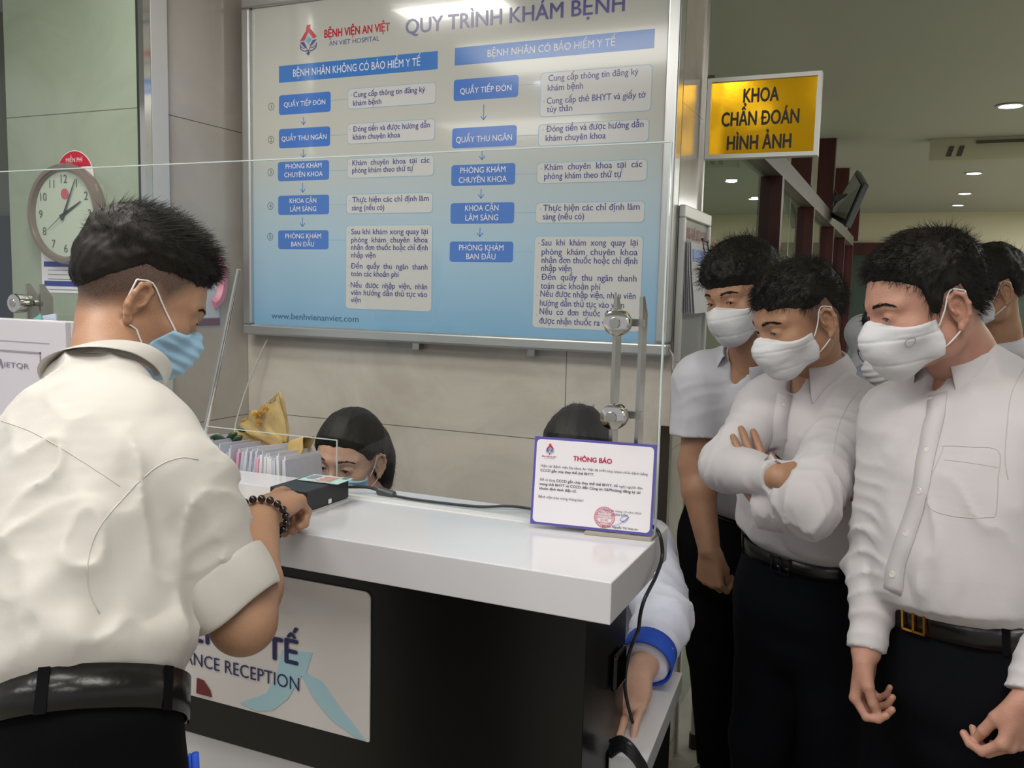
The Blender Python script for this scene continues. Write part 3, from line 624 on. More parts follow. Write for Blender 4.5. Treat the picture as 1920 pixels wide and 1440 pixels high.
# thin wires from the board
w1 = MB(); w1.tube(curve_pts([ony(503, 632, 2.47), ony(487, 668, 2.46), ony(467, 715, 2.44), ony(450, 765, 2.40), ony(441, 800, 2.30), ony(436, 860, 2.2)], 24), .0028, 6)
tag(w1.obj('wire', mat('white_cable', 'c9c6bd', rough=.4), smooth=True), 'thin pale wire hanging from the board corner behind the bouquet', 'wire')
w1 = MB(); w1.tube(curve_pts([ony(1254, 655, 2.455), ony(1262, 668, 2.455), ony(1262, 690, 2.46), ony(1268, 712, 2.47)], 16), .003, 6)
tag(w1.obj('wire', mat('white_cable', 'c9c6bd'), smooth=True), 'short pale wire at the lower right corner of the big board', 'wire')

# ================================================================== WALL ITEMS, LEFT
def disc(m, c, r, n, th=.001, r0=0., a0=0, a1=2*math.pi, seg=48, u=(1, 0, 0), v=(0, 0, 1)):
    c = np.array(c, float); u = np.array(u, float); v = np.array(v, float)
    P = [c+(u*math.cos(a)+v*math.sin(a))*r for a in np.linspace(a0, a1, seg, endpoint=(a1-a0) < 6.28)]
    m.prism(P, np.array(n, float)*th)
YK = YC-.0085
t = empty('wifi_sticker', (-2.42, YK, 1.82), 'round red white and blue free Wi Fi sticker above the clock', 'sticker')
c = np.array((-2.42, YK, 1.818)); r = .082
m = MB(); disc(m, c, r, (0, -.0008, 0), 1); m.obj('disc', m_wl, t)
m = MB(); k0 = .40
m.prism([c+np.array([r*.97*math.cos(a), -.001, r*.97*math.sin(a)]) for a in np.linspace(math.asin(k0), math.pi-math.asin(k0), 30)], (0, -.0006, 0)); m.obj('red_cap', m_red, t)
m = MB()
A = np.linspace(math.pi-math.asin(k0), math.pi+math.asin(.15), 14)
m.prism([c+np.array([r*.97*math.cos(a), -.001, r*.97*math.sin(a)]) for a in A]+[c+np.array([.004, -.001, -.15*r]), c+np.array([-.004, -.001, 0]), c+np.array([.012, -.001, r*k0])], (0, -.0006, 0))
A = np.linspace(math.pi+.3, 2*math.pi-.3, 24); m.prism([c+np.array([r*.97*math.cos(a), -.001, r*.97*math.sin(a)]) for a in A], (0, -.0006, 0))
m.obj('blue_field', mat('sticker_blue', '2b3f9c', rough=.3), t)
m = MB(); put_text(m, 'MIỄN PHÍ', c+np.array([-.035, -.0018, .046]), (1, 0, 0), (0, 0, 1), .013, width=.072); put_text(m, 'Wi', c+np.array([-.062, -.0018, -.004]), (1, 0, 0), (0, 0, 1), .03, bold=.04, width=.05); m.obj('white_lettering', m_wl, t)
m = MB(); put_text(m, 'Fi', c+np.array([.014, -.0018, -.004]), (1, 0, 0), (0, 0, 1), .03, bold=.04, width=.034); m.obj('dark_lettering', mat('dark_print', '4f5668'), t)

cc = ony(122, 401, YC-.03); RCL = .155
t = empty('wall_clock', tuple(cc), 'round wall clock with brown rim on the greenish tiled wall', 'clock')
cc[1] = YK-.001
MB().lathe([(RCL-.004, 0), (RCL, -.0), (RCL+.003, .02), (RCL-.004, .036), (RCL-.016, .036), (RCL-.022, .026), (RCL-.022, .0)], cc, (0, -1, 0), 64).obj('rim', mat('brown_plastic', '7d7168', rough=.3, coat=.4), t, smooth='auto')
m = MB(); disc(m, cc+[0, -.018, 0], RCL-.02, (0, -.002, 0), 1, seg=64); m.obj('dial', mat('clock_dial', 'cfd8c8', rough=.4), t)
m = MB()
for k in range(1, 13):
    a = math.radians(90-30*k); p = cc+np.array([math.cos(a)*.108, -.0215, math.sin(a)*.108-.012]); put_text(m, str(k), p, (1, 0, 0), (0, 0, 1), .025, align='c')
m.obj('numeral', mat('clock_grey', '5b6660', rough=.4), t)
def hand(a, L, w, tail, y):
    a = math.radians(90-a); u = np.array([math.cos(a), 0, math.sin(a)]); v = np.array([-u[2], 0, u[0]]); c = cc+np.array([0, -y, 0])
    return MB().prism([c-u*tail-v*w*1.3, c-u*tail*.2-v*w, c+u*L-v*w*.35, c+u*L+v*w*.35, c-u*tail*.2+v*w, c-u*tail+v*w*1.3], (0, -.001, 0))
hm = mat('clock_hand_grey', '3c4543', rough=.4)
hand(63, .082, .0045, .022, .0235).obj('hour_hand', hm, t); hand(27, .118, .0035, .022, .0255).obj('minute_hand', hm, t); hand(235, .09, .0012, .02, .0275).obj('second_hand', hm, t)
m = MB(); disc(m, cc+[.002, -.0215, .062], .0165, (0, -.0006, 0), 1); m.obj('red_dot', mat('soft_red', 'd0606a', rough=.4), t)
m = MB(); m.add([cc+np.array([math.cos(a)*(RCL-.021), -.032, math.sin(a)*(RCL-.021)]) for a in np.linspace(0, 2*math.pi, 65)[:-1]], [tuple(range(64))]); m.obj('cover_glass', m_glass, t)

t = empty('wall_notice', (-2.46, YK, 1.5), 'white paper notice with blue stripes on the greenish wall, under the clock', 'notice')
A, B_ = ony(80, 548, YK), ony(170, 480, YK)
MB().box(A[0], B_[0], YK-.001, YK, A[2], B_[2]+.03).obj('sheet', m_wl, t)
m = MB(); h = B_[2]-A[2]
for f in (.70, .18): m.box(A[0]+.012, B_[0]-.01, YK-.002, YK-.0011, A[2]+h*f, A[2]+h*(f+.14))
m.obj('blue_stripe', mat('sticker_blue', '2b3f9c'), t)
m = MB()
for f in (.60, .48, .36, .08): m.box(A[0]+.03, B_[0]-.03, YK-.002, YK-.0011, A[2]+h*f, A[2]+h*(f+.02))
m.obj('text_line', mat('grey_print', '8d93a0', rough=.5), t)

# poster on the side wall (plane x = XL)
def X_(px, py, off=.001): return onx(px, py, XL+off)
t = empty('poster', tuple(X_(392, 540)), 'small poster with yellow and pink shapes on the side wall', 'poster')
a = X_(350, 470); b = X_(412, 470); c = X_(412, 612)
ya, yb, zt, zb = a[1], b[1], b[2], c[2]
MB().box(XL+.0004, XL+.0014, ya, yb, zb, zt).obj('sheet', mat('poster_blue', 'a9b9d4', rough=.3), t)
MB().box(XL+.0015, XL+.0022, ya+.01, yb-.008, zb+.03, zt-.012).obj('picture_field', mat('poster_pale', 'd5dae0', rough=.3), t)
MB().box(XL+.0015, XL+.0024, ya+.004, yb-.004, zb+.004, zb+.028).obj('footer_band', mat('poster_brown', '7a5a68', rough=.3), t)
m = MB(); cy = (ya+yb)/2+.03; cz = (zt+zb)/2
pts = [(XL+.0024, cy+.055*math.cos(q), cz+.03+.085*math.sin(q)) for q in np.linspace(-1.4, 1.7, 16)]; m.tube(pts, .018, 6, flat=1.); m.obj('pink_shape', mat('poster_pink', 'd98aa0', rough=.4), t)
m = MB(); pts = [(XL+.003, cy+.02+.04*math.cos(q), cz+.065+.03*math.sin(q)) for q in np.linspace(0, 6.28, 17)]; m.prism(pts[:-1], (.001, 0, 0)); m.obj('yellow_shape', mat('poster_yellow', 'e0cf5a', rough=.4), t)

# ================================================================== PRICE BOARD ON THE PILLAR
XP = XW+.003
def Pb(px, py, off=0.): return onx(px, py, XP+off)
ya, yb = Pb(1273, 400)[1]+.0, Pb(1325, 400)[1]; zt, zb = Pb(1273, 383)[2], Pb(1273, 690)[2]
yb = min(yb, 2.86)
t = empty('price_board', (XP, (ya+yb)/2, zb), 'narrow aluminium framed price board headed BẢNG GIÁ DỊCH VỤ on the pillar side', 'notice board')
m = MB(); w = .022
for q in ((ya, yb, zt-.035, zt), (ya, yb, zb, zb+w), (ya, ya+w, zb+w, zt-.035), (yb-w, yb, zb+w, zt-.035)): m.box(XP, XP+.018, *q)
m.obj('frame', m_aluw, t, bevel=.003)
MB().box(XP, XP+.008, ya+w, yb-w, zb+w, zt-.035).obj('panel', mat('grey_glass_panel', 'b4b6ba', rough=.15), t)
m = MB(); put_text(m, 'BẢNG GIÁ DỊCH VỤ', (XP+.0092, ya+w+.012, zt-.088), (0, 1, 0), (0, 0, 1), .03, width=yb-ya-2*w-.02, bold=.03); m.obj('lettering', mat('dull_red', 'a8404e', rough=.4), t)
# clipped papers hanging on it
t = empty('paper_sheets', (XP+.02, (ya+yb)/2, 1.5), 'stack of white price list sheets with blue header clipped on the pillar board', 'papers')
ztp = zt-.10; rnd = random.Random(3)
for k in range(6):
    o_ = .010+.004*k; y0 = ya+.026+rnd.uniform(-.006, .006); y1 = yb-.03+rnd.uniform(-.004, .01); sag = .004+.003*k
    P = [(XP+o_, y0, ztp), (XP+o_, y1, ztp-.003), (XP+o_+sag*.3, y1+.003, ztp-.08), (XP+o_+sag, y1+.006, ztp-.20), (XP+o_+sag, y0+.004, ztp-.203), (XP+o_+sag*.3, y0, ztp-.08)]
    m = MB(); m.add(P, [(0, 1, 2, 5), (5, 2, 3, 4)]); m.obj('sheet', mat('white_paper', 'd6d7dc', rough=.6), t, solid=.0008)
m = MB(); xo = XP+.032; m.quadbox((xo, ya+.05, ztp-.02), (xo, yb-.036, ztp-.02), (xo+.003, yb-.036, ztp-.055), (xo+.003, ya+.05, ztp-.055), (.001, 0, 0)); m.obj('blue_header', mat('bright_blue', '2f6fd0', rough=.4), t)
m = MB(); ym = (ya+yb)/2; m.tube([(xo+.006, ym-.04, ztp+.012), (xo+.008, ym+.04, ztp+.010)], .004, 6); m.tube(curve_pts([(xo+.006, ym-.03, ztp+.01), (xo+.012, ym-.03, ztp-.02), (xo+.012, ym+.03, ztp-.02), (xo+.006, ym+.03, ztp+.01)], 12), .0016, 6); m.obj('binder_clip', m_cable, t)
# red and blue sticker on the glass behind the first man
q = onx(1338, 500, XG+.012)
t = empty('wifi_sticker', tuple(q), 'red and blue round sticker on the glass partition behind the short sleeved man', 'sticker')
m = MB(); disc(m, q, .085, (.001, 0, 0), 1, a0=.3, a1=math.pi-.3, u=(0, 1, 0)); m.obj('red_cap', m_red, t)
m = MB(); disc(m, q-[0, 0, .01], .085, (.001, 0, 0), 1, a0=math.pi+.1, a1=2*math.pi-.1, u=(0, 1, 0)); m.obj('blue_field', mat('sticker_blue', '2b3f9c'), t)
# fire extinguisher box glimpsed through the partition: red strip
q = onx(1530, 460, XG-.02)
# stand behind the first man (white leg with black foot)
t = empty('easel_stand', (-.5, 2.9, 0), 'thin white stand leg with black rubber foot on the floor beside the first man', 'stand')
a = onz(1302, 1385, .03); m = MB(); m.tube([a, (a[0], a[1], .66)], .014, 12); m.obj('pole', m_aluw, t)
m = MB(); m.tube([(a[0], a[1], 0), (a[0], a[1], .05)], .018, 12); m.obj('rubber_foot', m_cable, t)

# ================================================================== COUNTER
CZ = 1.10
t = empty('reception_counter', (-1.3, 1.3, 0), 'reception counter with thick white top and black front panel', 'counter')
XR = -.347
m = MB(); m.box(-2.6, XR, 1.15, 1.388, CZ-.061, CZ); m.obj('countertop', m_white, t, bevel=.0016)
m = MB(); m.box(-2.6, XR-.004, 1.3895, 1.487, CZ-.061, CZ+.0); m.obj('countertop_back_strip', m_white, t, bevel=.003)
m = MB(); m.box(-2.55, -.40, 1.205, 1.42, .668, CZ-.0615); m.obj('front_cabinet', m_black, t, bevel=.002)
m = MB(); m.box(-2.55, -.41, 1.215, 1.42, .0, .6675); m.obj('base_panel', m_white, t)
a, b, c = ony(517, 1077, 1.203), ony(695, 1111, 1.203), ony(695, 1392, 1.203)
y = 1.2045
m = MB(); x0, x1, z0, z1 = -1.75, b[0], c[2], b[2]; r = .012
P = []
for cx, cz, a0 in ((x1-r, z1-r, 0), (x0+r, z1-r, 90), (x0+r, z0+r, 180), (x1-.002, z0+.002, 270)):
    for k in range(5): al = math.radians(a0+k*22.5); rr = .002 if a0 == 270 else r; P.append((cx+rr*math.cos(al), y, cz+rr*math.sin(al)))
m.prism(P, (0, -.003, 0)); m.obj('poster_panel', mat('counter_poster', 'dad6d4', rough=.22), t)
yl = y-.0036
def G(px, py): return ony(px, py, yl)
m = MB()
m.prism([G(*q) for q in ((528, 1218), (586, 1224), (574, 1262), (604, 1278), (640, 1330), (686, 1388), (672, 1386), (622, 1350), (590, 1312), (566, 1266), (540, 1310), (512, 1332), (480, 1333), (450, 1318), (500, 1300), (520, 1262))], (0, -.0004, 0))
m.obj('blue_ribbon_print', mat('pale_cyan_print', 'a9cfdb', rough=.22), t)
yl = y-.0046
m = MB()
p = ony(499, 1232, yl); q = ony(560, 1245, yl); h = ony(500, 1190, yl)[2]-p[2]
put_text(m, 'TẾ', p-np.array([0, 0, .001]), (1, 0, 0), (0, 0, 1), h*.98, width=q[0]-p[0], bold=.03)
dx = q[0]-p[0]; put_text(m, 'Y', p-np.array([dx*.62+.012, 0, .001]), (1, 0, 0), (0, 0, 1), h*.98, width=dx*.55, bold=.03)
put_text(m, 'BẢO HIỂM', p-np.array([dx*.95+.03, 0, .001]), (1, 0, 0), (0, 0, 1), h*.98, align='r', bold=.03)
p2 = ony(434, 1196, yl)
q = ony(561, 1296, yl)
put_text(m, 'INSURANCE RECEPTION', (q[0], yl, q[2]), (1, 0, 0), (0, 0, 1), .0235, width=.345, align='r', bold=.0)
p3 = ony(500, 1150, yl); put_text(m, 'TIẾP NHẬN', (p3[0], yl, p3[2]), (1, 0, 0), (0, 0, 1), .036, align='r', bold=.02)
m.obj('lettering', mat('deep_navy_print', '1d1c56', rough=.3), t)
m = MB(); q = ony(392, 1306, yl); m.prism([q+[-.03, 0, .0], q+[-.028, 0, .03], q+[-.012, 0, .028], q+[.003, 0, .012], q+[.006, 0, 0]], (0, -.0004, 0)); m.obj('red_corner_mark', mat('dark_red_print', '6e1a22', rough=.3), t)
t = empty('power_adapter', (-.385, 1.36, .88), 'glossy black power adapter stuck on the right side of the black counter', 'adapter')
MB().box(-.3995, -.388, 1.335, 1.392, .853, .915).obj('housing', mat('glossy_black', '08080a', rough=.08), t, bevel=.008, seg=3)

# lower work desk
t = empty('work_desk', (-1.2, 1.6, 0), 'lower white work desk behind the reception counter', 'desk')
DZ = .75
m = MB(); m.prism([(-.333, 1.335, DZ), (-.359, 1.698, DZ), (-2.1, 1.70, DZ), (-2.1, 1.425, DZ), (-.397, 1.425, DZ), (-.397, 1.335, DZ)], (0, 0, -.04)); m.obj('desktop', m_white, t, bevel=.002)
m = MB(); m.box(-.40, -.375, 1.45, 1.68, 0, DZ-.0405); m.obj('end_panel', m_black, t); m = MB(); m.box(-2.08, -2.05, 1.44, 1.68, 0, DZ-.0405); m.obj('end_panel', m_black, t)

# ------------------------------------------------------------------ glass screen
t = empty('glass_screen', (-1.2, YG, CZ), 'tall clear glass screen with a cut service opening standing on the counter', 'glass screen')
GZ = 1.735; gx0, gx1 = -2.6, -.352; ox0, ox1, oz = -1.295, -.975, 1.206
m = MB(); th = .005
for q in ((gx0, ox0, CZ+.0005, GZ), (ox0, ox1, oz, GZ), (ox1, gx1, CZ+.0005, GZ)):
    m.add([(q[0], YG, q[2]), (q[1], YG, q[2]), (q[1], YG, q[3]), (q[0], YG, q[3])], [(0, 1, 2, 3)])
o = m.obj('pane', m_glass, t)
m_edge = mat('glass_edge', 'c3d0cc', rough=.15, spec=.8)
m = MB(); e = .0016
m.box(gx0, gx1, YG-.002, YG+.002, GZ-.001, GZ+e*.6); m.box(gx1-.001, gx1+.0016, YG-.003, YG+.003, CZ, GZ)
m.box(ox0, ox1, YG-.0012, YG+.0012, oz-.001, oz+.0006); m.box(ox0-.0006, ox0+.0008, YG-.0015, YG+.0015, CZ, oz); m.box(ox1-.0008, ox1+.0006, YG-.0015, YG+.0015, CZ, oz)
m.obj('polished_edge', m_edge, t)
m = MB(); m.box(gx0, ox0, YG-.006, YG+.006, CZ, CZ+.004); m.box(ox1, gx1, YG-.006, YG+.006, CZ, CZ+.004); m.obj('silicone_bead', mat('silicone', 'e4e6e6', rough=.3), t)

def post(x, label, ztop, ylo=CZ):
    t = empty('screen_post', (x, YG+.04, CZ), label, 'post', 'stainless posts clamping the glass screen')
    for dx in (-.022, .022):
        m = MB(); m.prism([(x+dx-.008, YG+.018, CZ), (x+dx-.008, YG+.018, ztop), (x+dx-.008, YG+.028, ztop+.002), (x+dx-.008, YG+.05, ztop-.028), (x+dx-.008, YG+.05, CZ)], (.006, 0, 0)); m.obj('flat_bar', m_steel, t)
    for z in (ztop-.042, ztop-.195):
        m = MB(); m.lathe([(.002, .026), (.012, .026), (.020, .024), (.0215, .018), (.0215, .004), (.0215, .0)], (x-.013, YG-.001, z), (0, -1, 0), 40); cl = m.obj('glass_clamp', m_chrome, t, smooth='auto')
        m = MB(); m.lathe([(.0035, .0), (.0035, .0005), (.0095, .0006), (.0085, .0028), (.0035, .003)], (x-.013, YG-.0265, z), (0, -1, 0), 24); m.obj('screw', m_steel, cl, smooth='auto')
        m = MB(); m.lathe([(.003, .0), (.0028, .0008)], (x-.013, YG-.0272, z), (0, -1, 0), 12); m.obj('socket', m_cable, cl)
        m = MB(); m.lathe([(.009, -.018), (.009, .0)], (x-.013, YG+.0, z), (0, -1, 0), 16); m.box(x-.024, x+.024, YG+.020, YG+.032, z-.006, z+.006); m.obj('spacer', m_steel, t)
post(-.412, 'stainless double bar post with two round glass clamps behind the paper notice', 1.492)
post(-1.81, 'stainless post with round glass clamp at the far left, above the white payment sign', 1.484)
t = empty('chrome_rod', (-1.32, 1.45, 1.1), 'slanting chrome rod behind the glass screen beside the man\'s mask', 'rod')
m = MB(); a, b = ony(448, 505, 1.44), ony(380, 832, 1.44); b2 = a+(b-a)*1.17; m.tube([a, b2], [.0046, .0062], 16); m.obj('tube', m_chrome, t, smooth='auto')

# ------------------------------------------------------------------ notice in acrylic stand
bl = ony(994, 979.7, 1.358); br = ony(1222.5, 1004, 1.382); U = br-bl; U[2] = 0; Wd = np.linalg.norm(U); U /= Wd
Vv = np.array([0, 0, 1.])+np.cross(np.array([0, 0, 1.]), U)*.12; Vv /= np.linalg.norm(Vv); Nn = -np.cross(U, Vv)*-1; Nn = np.cross(U, Vv)
if Nn[1] > 0: Nn = -Nn
Hh = Wd*.148/.21*1.02; bl[2] = CZ+.008
t = empty('notice_stand', tuple(bl+U*Wd/2), 'white notice with purple border headed THÔNG BÁO standing on the counter', 'notice')
m = MB(); m.add([bl-Nn*.003, bl+U*Wd-Nn*.003, bl+U*Wd+Vv*Hh-Nn*.003, bl+Vv*Hh-Nn*.003], [(0, 1, 2, 3)]); m.obj('acrylic_back', m_glass, t)
def N(u, v, k=0): return bl+U*(u*Wd)+Vv*((1-v)*Hh)+Nn*(k*.0004)
m = MB(); m.quadbox(N(0, 1), N(1, 1), N(1, 0), N(0, 0), Nn*.0004); m.obj('purple_border', mat('notice_purple', '5b55a6', rough=.25), t)
m = MB(); P = []; r = .035
for cx, cy, a0 in ((1-.02-r, .028+r*1.4, 0), (.02+r, .028+r*1.4, 90), (.02+r, .972-r*1.4, 180), (.98-r, .972-r*1.4, 270)):
    for k in range(6): al = math.radians(a0+18*k); P.append(N(cx+r*math.cos(al), cy-r*1.4*math.sin(al), 2))
m.prism(P, Nn*.0003); m.obj('sheet', mat('notice_white', 'e8e5ea', rough=.3), t)
def nt_(m, s, u0, v, u1, cap, bold=.0, italic=0): put_text(m, s, N(u0, v, 4), U, Vv, cap*Hh, width=(u1-u0)*Wd, bold=bold, slant=italic)
m = MB(); nt_(m, 'THÔNG BÁO', .33, .245, .65, .052, .04); m.obj('heading', mat('crimson_print', 'b82a50', rough=.3), t)
m = MB()
nt_(m, 'Hiện tại Bệnh viện Đa khoa An Việt đã triển khai khám chữa bệnh bằng', .063, .343, .94, .028); nt_(m, 'CCCD gắn chíp thay thế thẻ BHYT.', .063, .395, .51, .028, .02)
nt_(m, 'Để sử dụng', .063, .50, .19, .028); nt_(m, 'CCCD gắn chíp thay thế thẻ BHYT,', .20, .50, .665, .028, .02); nt_(m, 'đề nghị người dân', .675, .50, .905, .028)
nt_(m, 'mang thẻ BHYT và CCCD đến Công an Xã/Phường đăng ký tài', .063, .55, .89, .028, .02); nt_(m, 'khoản định danh điện tử.', .063, .60, .375, .028, .02)
nt_(m, 'Bệnh viện trân trọng thông báo!', .06, .695, .435, .028)
nt_(m, 'Ngày 06 tháng 10 năm 2022', .60, .775, .905, .020, 0, .2); nt_(m, 'GIÁM ĐỐC', .68, .815, .80, .022, .01); nt_(m, 'BSCKII. Nguyễn Thị Hoài An', .60, .955, .885, .024, .01)
m.obj('lettering', mat('notice_print', '5d5863', rough=.4), t)
m = MB(); sc_ = N(.615, .845, 5)
for r1, r2 in ((.0172, .0162), (.0132, .0127)):
    P = [];
    for k in range(40): al = 2*math.pi*k/40; e = U*math.cos(al)+Vv*math.sin(al); P += [sc_+e*r1, sc_+e*r2]
    m.add(P, [(2*k, 2*k+1, (2*k+3) % 80, (2*k+2) % 80) for k in range(40)])
for i, s in enumerate(('BỆNH VIỆN', 'ĐA KHOA AN VIỆT', 'CÔNG TY TNHH', 'AN VIỆT', 'THĂNG LONG')): put_text(m, s, sc_+Vv*(.0068-.0042*i), U, Vv, .0024, align='c', bold=.01)
for k in range(26): al = 2*math.pi*k/26; e = U*math.cos(al)+Vv*math.sin(al); tt = -U*math.sin(al)+Vv*math.cos(al); m.prism([sc_+e*.0139-tt*.0009, sc_+e*.0139+tt*.0009, sc_+e*.0155+tt*.0002, sc_+e*.0155-tt*.0006], Nn*.0002)
m.obj('round_stamp', mat('stamp_red', 'cc4a66', rough=.4), t)
m = MB(); m.tube(curve_pts([N(u, v, 5) for u, v in ((.68, .935), (.74, .90), (.80, .83), (.79, .80), (.74, .85), (.765, .87), (.81, .815), (.78, .88), (.75, .86))], 50), .0003, 4); m.obj('signature', mat('ink_blue', '6a6cc0', rough=.4), t)
logo(t, N(.133, .135, 4), U, Vv, Nn, .0185)
m = MB(); nt_(m, 'BỆNH VIỆN AN VIỆT', .068, .228, .19, .014, .03); m.obj('logo_lettering', m_red, t)
m = MB(); nt_(m, 'AN VIET HOSPITAL', .085, .247, .175, .009); m.obj('logo_small_lettering', m_navy, t)
m = MB(); nb = Nn.copy(); nb[2] = 0; nb /= np.linalg.norm(nb); f = bl.copy(); f[2] = CZ
m.quadbox(f+U*(Wd*.46)+nb*.006, f+U*(Wd*1.0)+nb*.006, f+U*(Wd*1.03)-nb*.03, f+U*(Wd*.5)-nb*.03, (0, 0, .006)); m.obj('acrylic_base', mat('dull_acrylic', 'a49d93', rough=.18), t, bevel=.001)

# ------------------------------------------------------------------ card reader, card, cables
def rect_from(a, b, c, z): return a, b, c
p1 = onz(654, 937, CZ); p0 = onz(583, 962, CZ+.0); fx = p0-p1; Lr = .125; fx /= np.linalg.norm(fx); gx = np.array([-fx[1], fx[0], 0.]);
if gx[0] > 0: gx = -gx
A0 = p1; B0 = p1+fx*Lr; wR = .082
t = empty('card_reader', tuple(A0+fx*Lr/2+gx*wR/2), 'small black box card reader on the counter under the man\'s finger', 'card reader')
def RP(a, b, z): return np.array([*(A0+fx*a+gx*b)[:2], CZ+z])
m = MB(); m.quadbox(RP(.001, .001, .0), RP(Lr-.001, .001, .0), RP(Lr-.001, wR-.001, .0), RP(.001, wR-.001, 0), (0, 0, .0035)); m.obj('base_plate', m_alu, t)
m = MB(); m.quadbox(RP(0, 0, .0045), RP(Lr, 0, .0045), RP(Lr, wR, .0045), RP(0, wR, .0045), (0, 0, .036)); m.obj('housing', mat('reader_black', '1b1d20', rough=.4), t, bevel=.002)
m = MB(); m.quadbox(RP(.055, -.0006, .006), RP(.064, -.0006, .006), RP(.064, -.0006, .014), RP(.055, -.0006, .014), gx*.0004); m.obj('white_label', m_wl, t)
rt = CZ+.0405
c0, c1, c2 = onz(633, 909, rt+.001), onz(657, 899, rt+.001), onz(557, 900, rt+.001)
e1 = c2-c0; e1[2] = 0; e1 /= np.linalg.norm(e1); e2 = np.array([-e1[1], e1[0], 0.]);
if e2[1] < 0: e2 = -e2
t = empty('identity_card', tuple(c0+e1*.043+e2*.027), 'pale green and pink identity card lying on the black card reader', 'card')
def CP(a, b, k=0): return c0+e1*a*.0856+e2*b*.054+np.array([0, 0, .0012+.0003*k])
m = MB(); m.quadbox(CP(0, 0, -3), CP(1, 0, -3), CP(1, 1, -3), CP(0, 1, -3), (0, 0, .0009)); m.obj('card_body', mat('card_green', 'bcdfd8', rough=.25), t)
m = MB(); m.quadbox(CP(.25, .05, 1), CP(.7, .05, 1), CP(.62, .95, 1), CP(.3, .95, 1), (0, 0, .0001)); m.obj('pink_guilloche', mat('card_pink', 'd9cbbb', rough=.3), t)
m = MB(); m.quadbox(CP(.72, .3, 2), CP(.93, .3, 2), CP(.93, .85, 2), CP(.72, .85, 2), (0, 0, .0001)); m.obj('photo', mat('card_photo', '8f8d97', rough=.3), t)
m = MB(); m.quadbox(CP(.06, .72, 2), CP(.2, .72, 2), CP(.2, .92, 2), CP(.06, .92, 2), (0, 0, .0001)); m.obj('chip', mat('card_chip', '7c8ba0', rough=.2, metal=.6), t)
m = MB()
for i in range(5): m.quadbox(CP(.25, .15+.14*i, 3), CP(.62-.05*(i % 2), .15+.14*i, 3), CP(.62-.05*(i % 2), .19+.14*i, 3), CP(.25, .19+.14*i, 3), (0, 0, .0001))
m.obj('text_line', mat('card_red', 'c06a70', rough=.4), t)
t = empty('reader_cable', tuple(onz(800, 940, CZ)), 'black cable with ferrite bead running from the card reader along the glass', 'cable')
m = MB(); zz = CZ+.004
K = [RP(-.001, .045, .018), ony(665, 913, 1.42), ony(690, 914, 1.435), ony(712, 920, 1.44)]; m.tube(curve_pts(K, 24), .0030, 8)
K = [ony(735, 929, 1.44), onz(775, 936, CZ+.004), onz(830, 943, CZ+.004), onz(900, 950, CZ+.004), onz(950, 949, CZ+.006), onz(990, 953, CZ+.004), onz(1040, 962, CZ+.004)]; m.tube(curve_pts(K, 40), .0026, 8); m.obj('cord', m_cable, t, smooth=True)
a, b = ony(708, 919, 1.44), ony(741, 930, 1.44); m = MB(); m.tube([a, a+(b-a)*.08, a+(b-a)*.92, b], [.0055, .0085, .0085, .0055], 14); m.obj('ferrite_bead', mat('grey_plastic', '3a3d42', rough=.4), t, smooth='auto')
t = empty('loose_cable', (-.335, 1.4, 1.0), 'black cable looping over the right end of the counter and down the side', 'cable')
K = [ony(1205, 975, 1.43)*1., onz(1222, 986, CZ+.006), onx(1236, 1000, -.342), onx(1242, 1040, -.336), onx(1230, 1080, -.335), onx(1210, 1120, -.338), onx(1201, 1150, -.345), onx(1197, 1180, -.36), onx(1188, 1200, -.385), onx(1176, 1240, -.394), onx(1172, 1290, -.392), onx(1182, 1340, -.385), onx(1195, 1385, -.375), onx(1200, 1430, -.37)]
m = MB(); m.tube(curve_pts(K, 90), .0031, 8); m.obj('cord', m_cable, t, smooth=True)
t = empty('cable_bundle', (-.37, 1.32, .7), 'coil of thick black cables low at the end of the counter', 'cable')
for k in range(4):
    o_ = k*7; K = [onx(1146, 1390+o_*1.3, -.385), onx(1164, 1384+o_, -.35), onx(1182, 1396+o_, -.322), onx(1198, 1418+o_, -.318), onx(1212-k*3, 1445+o_, -.32), onx(1216-k*3, 1500+o_, -.325)]
    m = MB(); m.tube(curve_pts(K, 30), .0042, 8); m.obj('cord', m_cable, t, smooth=True)

# ------------------------------------------------------------------ payment sign (left)
t = empty('payment_sign', tuple(ony(60, 700, 1.25)), 'white acrylic payment sign reading VIETQR standing at the left end of the counter', 'sign')
a = ony(122, 604, 1.25); xr = a[0]; zt = a[2]
m = MB(); m.box(xr-.30, xr, 1.25, 1.262, CZ, zt); m.obj('panel', mat('sign_white', 'd0ccd4', rough=.3), t, bevel=.0015)
m = MB(); m.box(xr-.34, xr-.001, 1.263, 1.30, CZ, zt-.001); m.obj('back_pocket', m_wl, t)
y = 1.249
fr_ = ony(76, 661, y); m = MB(); m.box(xr-.2, fr_[0], y-.0004, y+.0004, fr_[2]-.0025, fr_[2]+.0005); m.box(fr_[0]-.003, fr_[0], y-.0004, y+.0004, CZ+.06, fr_[2]+.0005); m.obj('grey_border', mat('mid_grey_print', '97949c', rough=.4), t)
m = MB(); p = ony(8, 688, y); q = ony(54, 687, y); put_text(m, 'IETQR', p, (1, 0, 0), (0, 0, 1), .0105, width=q[0]-p[0], bold=.0)
m.prism([p+[-.003, 0, 0], p+[-.009, 0, .016], p+[-.019, 0, .016], p+[-.006, 0, -.004]], (0, -.0004, 0)); m.obj('lettering', mat('dark_grey_print', '7e7a84', rough=.4), t)
m = MB(); p = ony(0, 638, y); m.box(xr-.2, xr-.045, y-.0004, y+.0004, p[2], p[2]+.0006); m.obj('thin_line', mat('mid_grey_print', '97949c'), t)
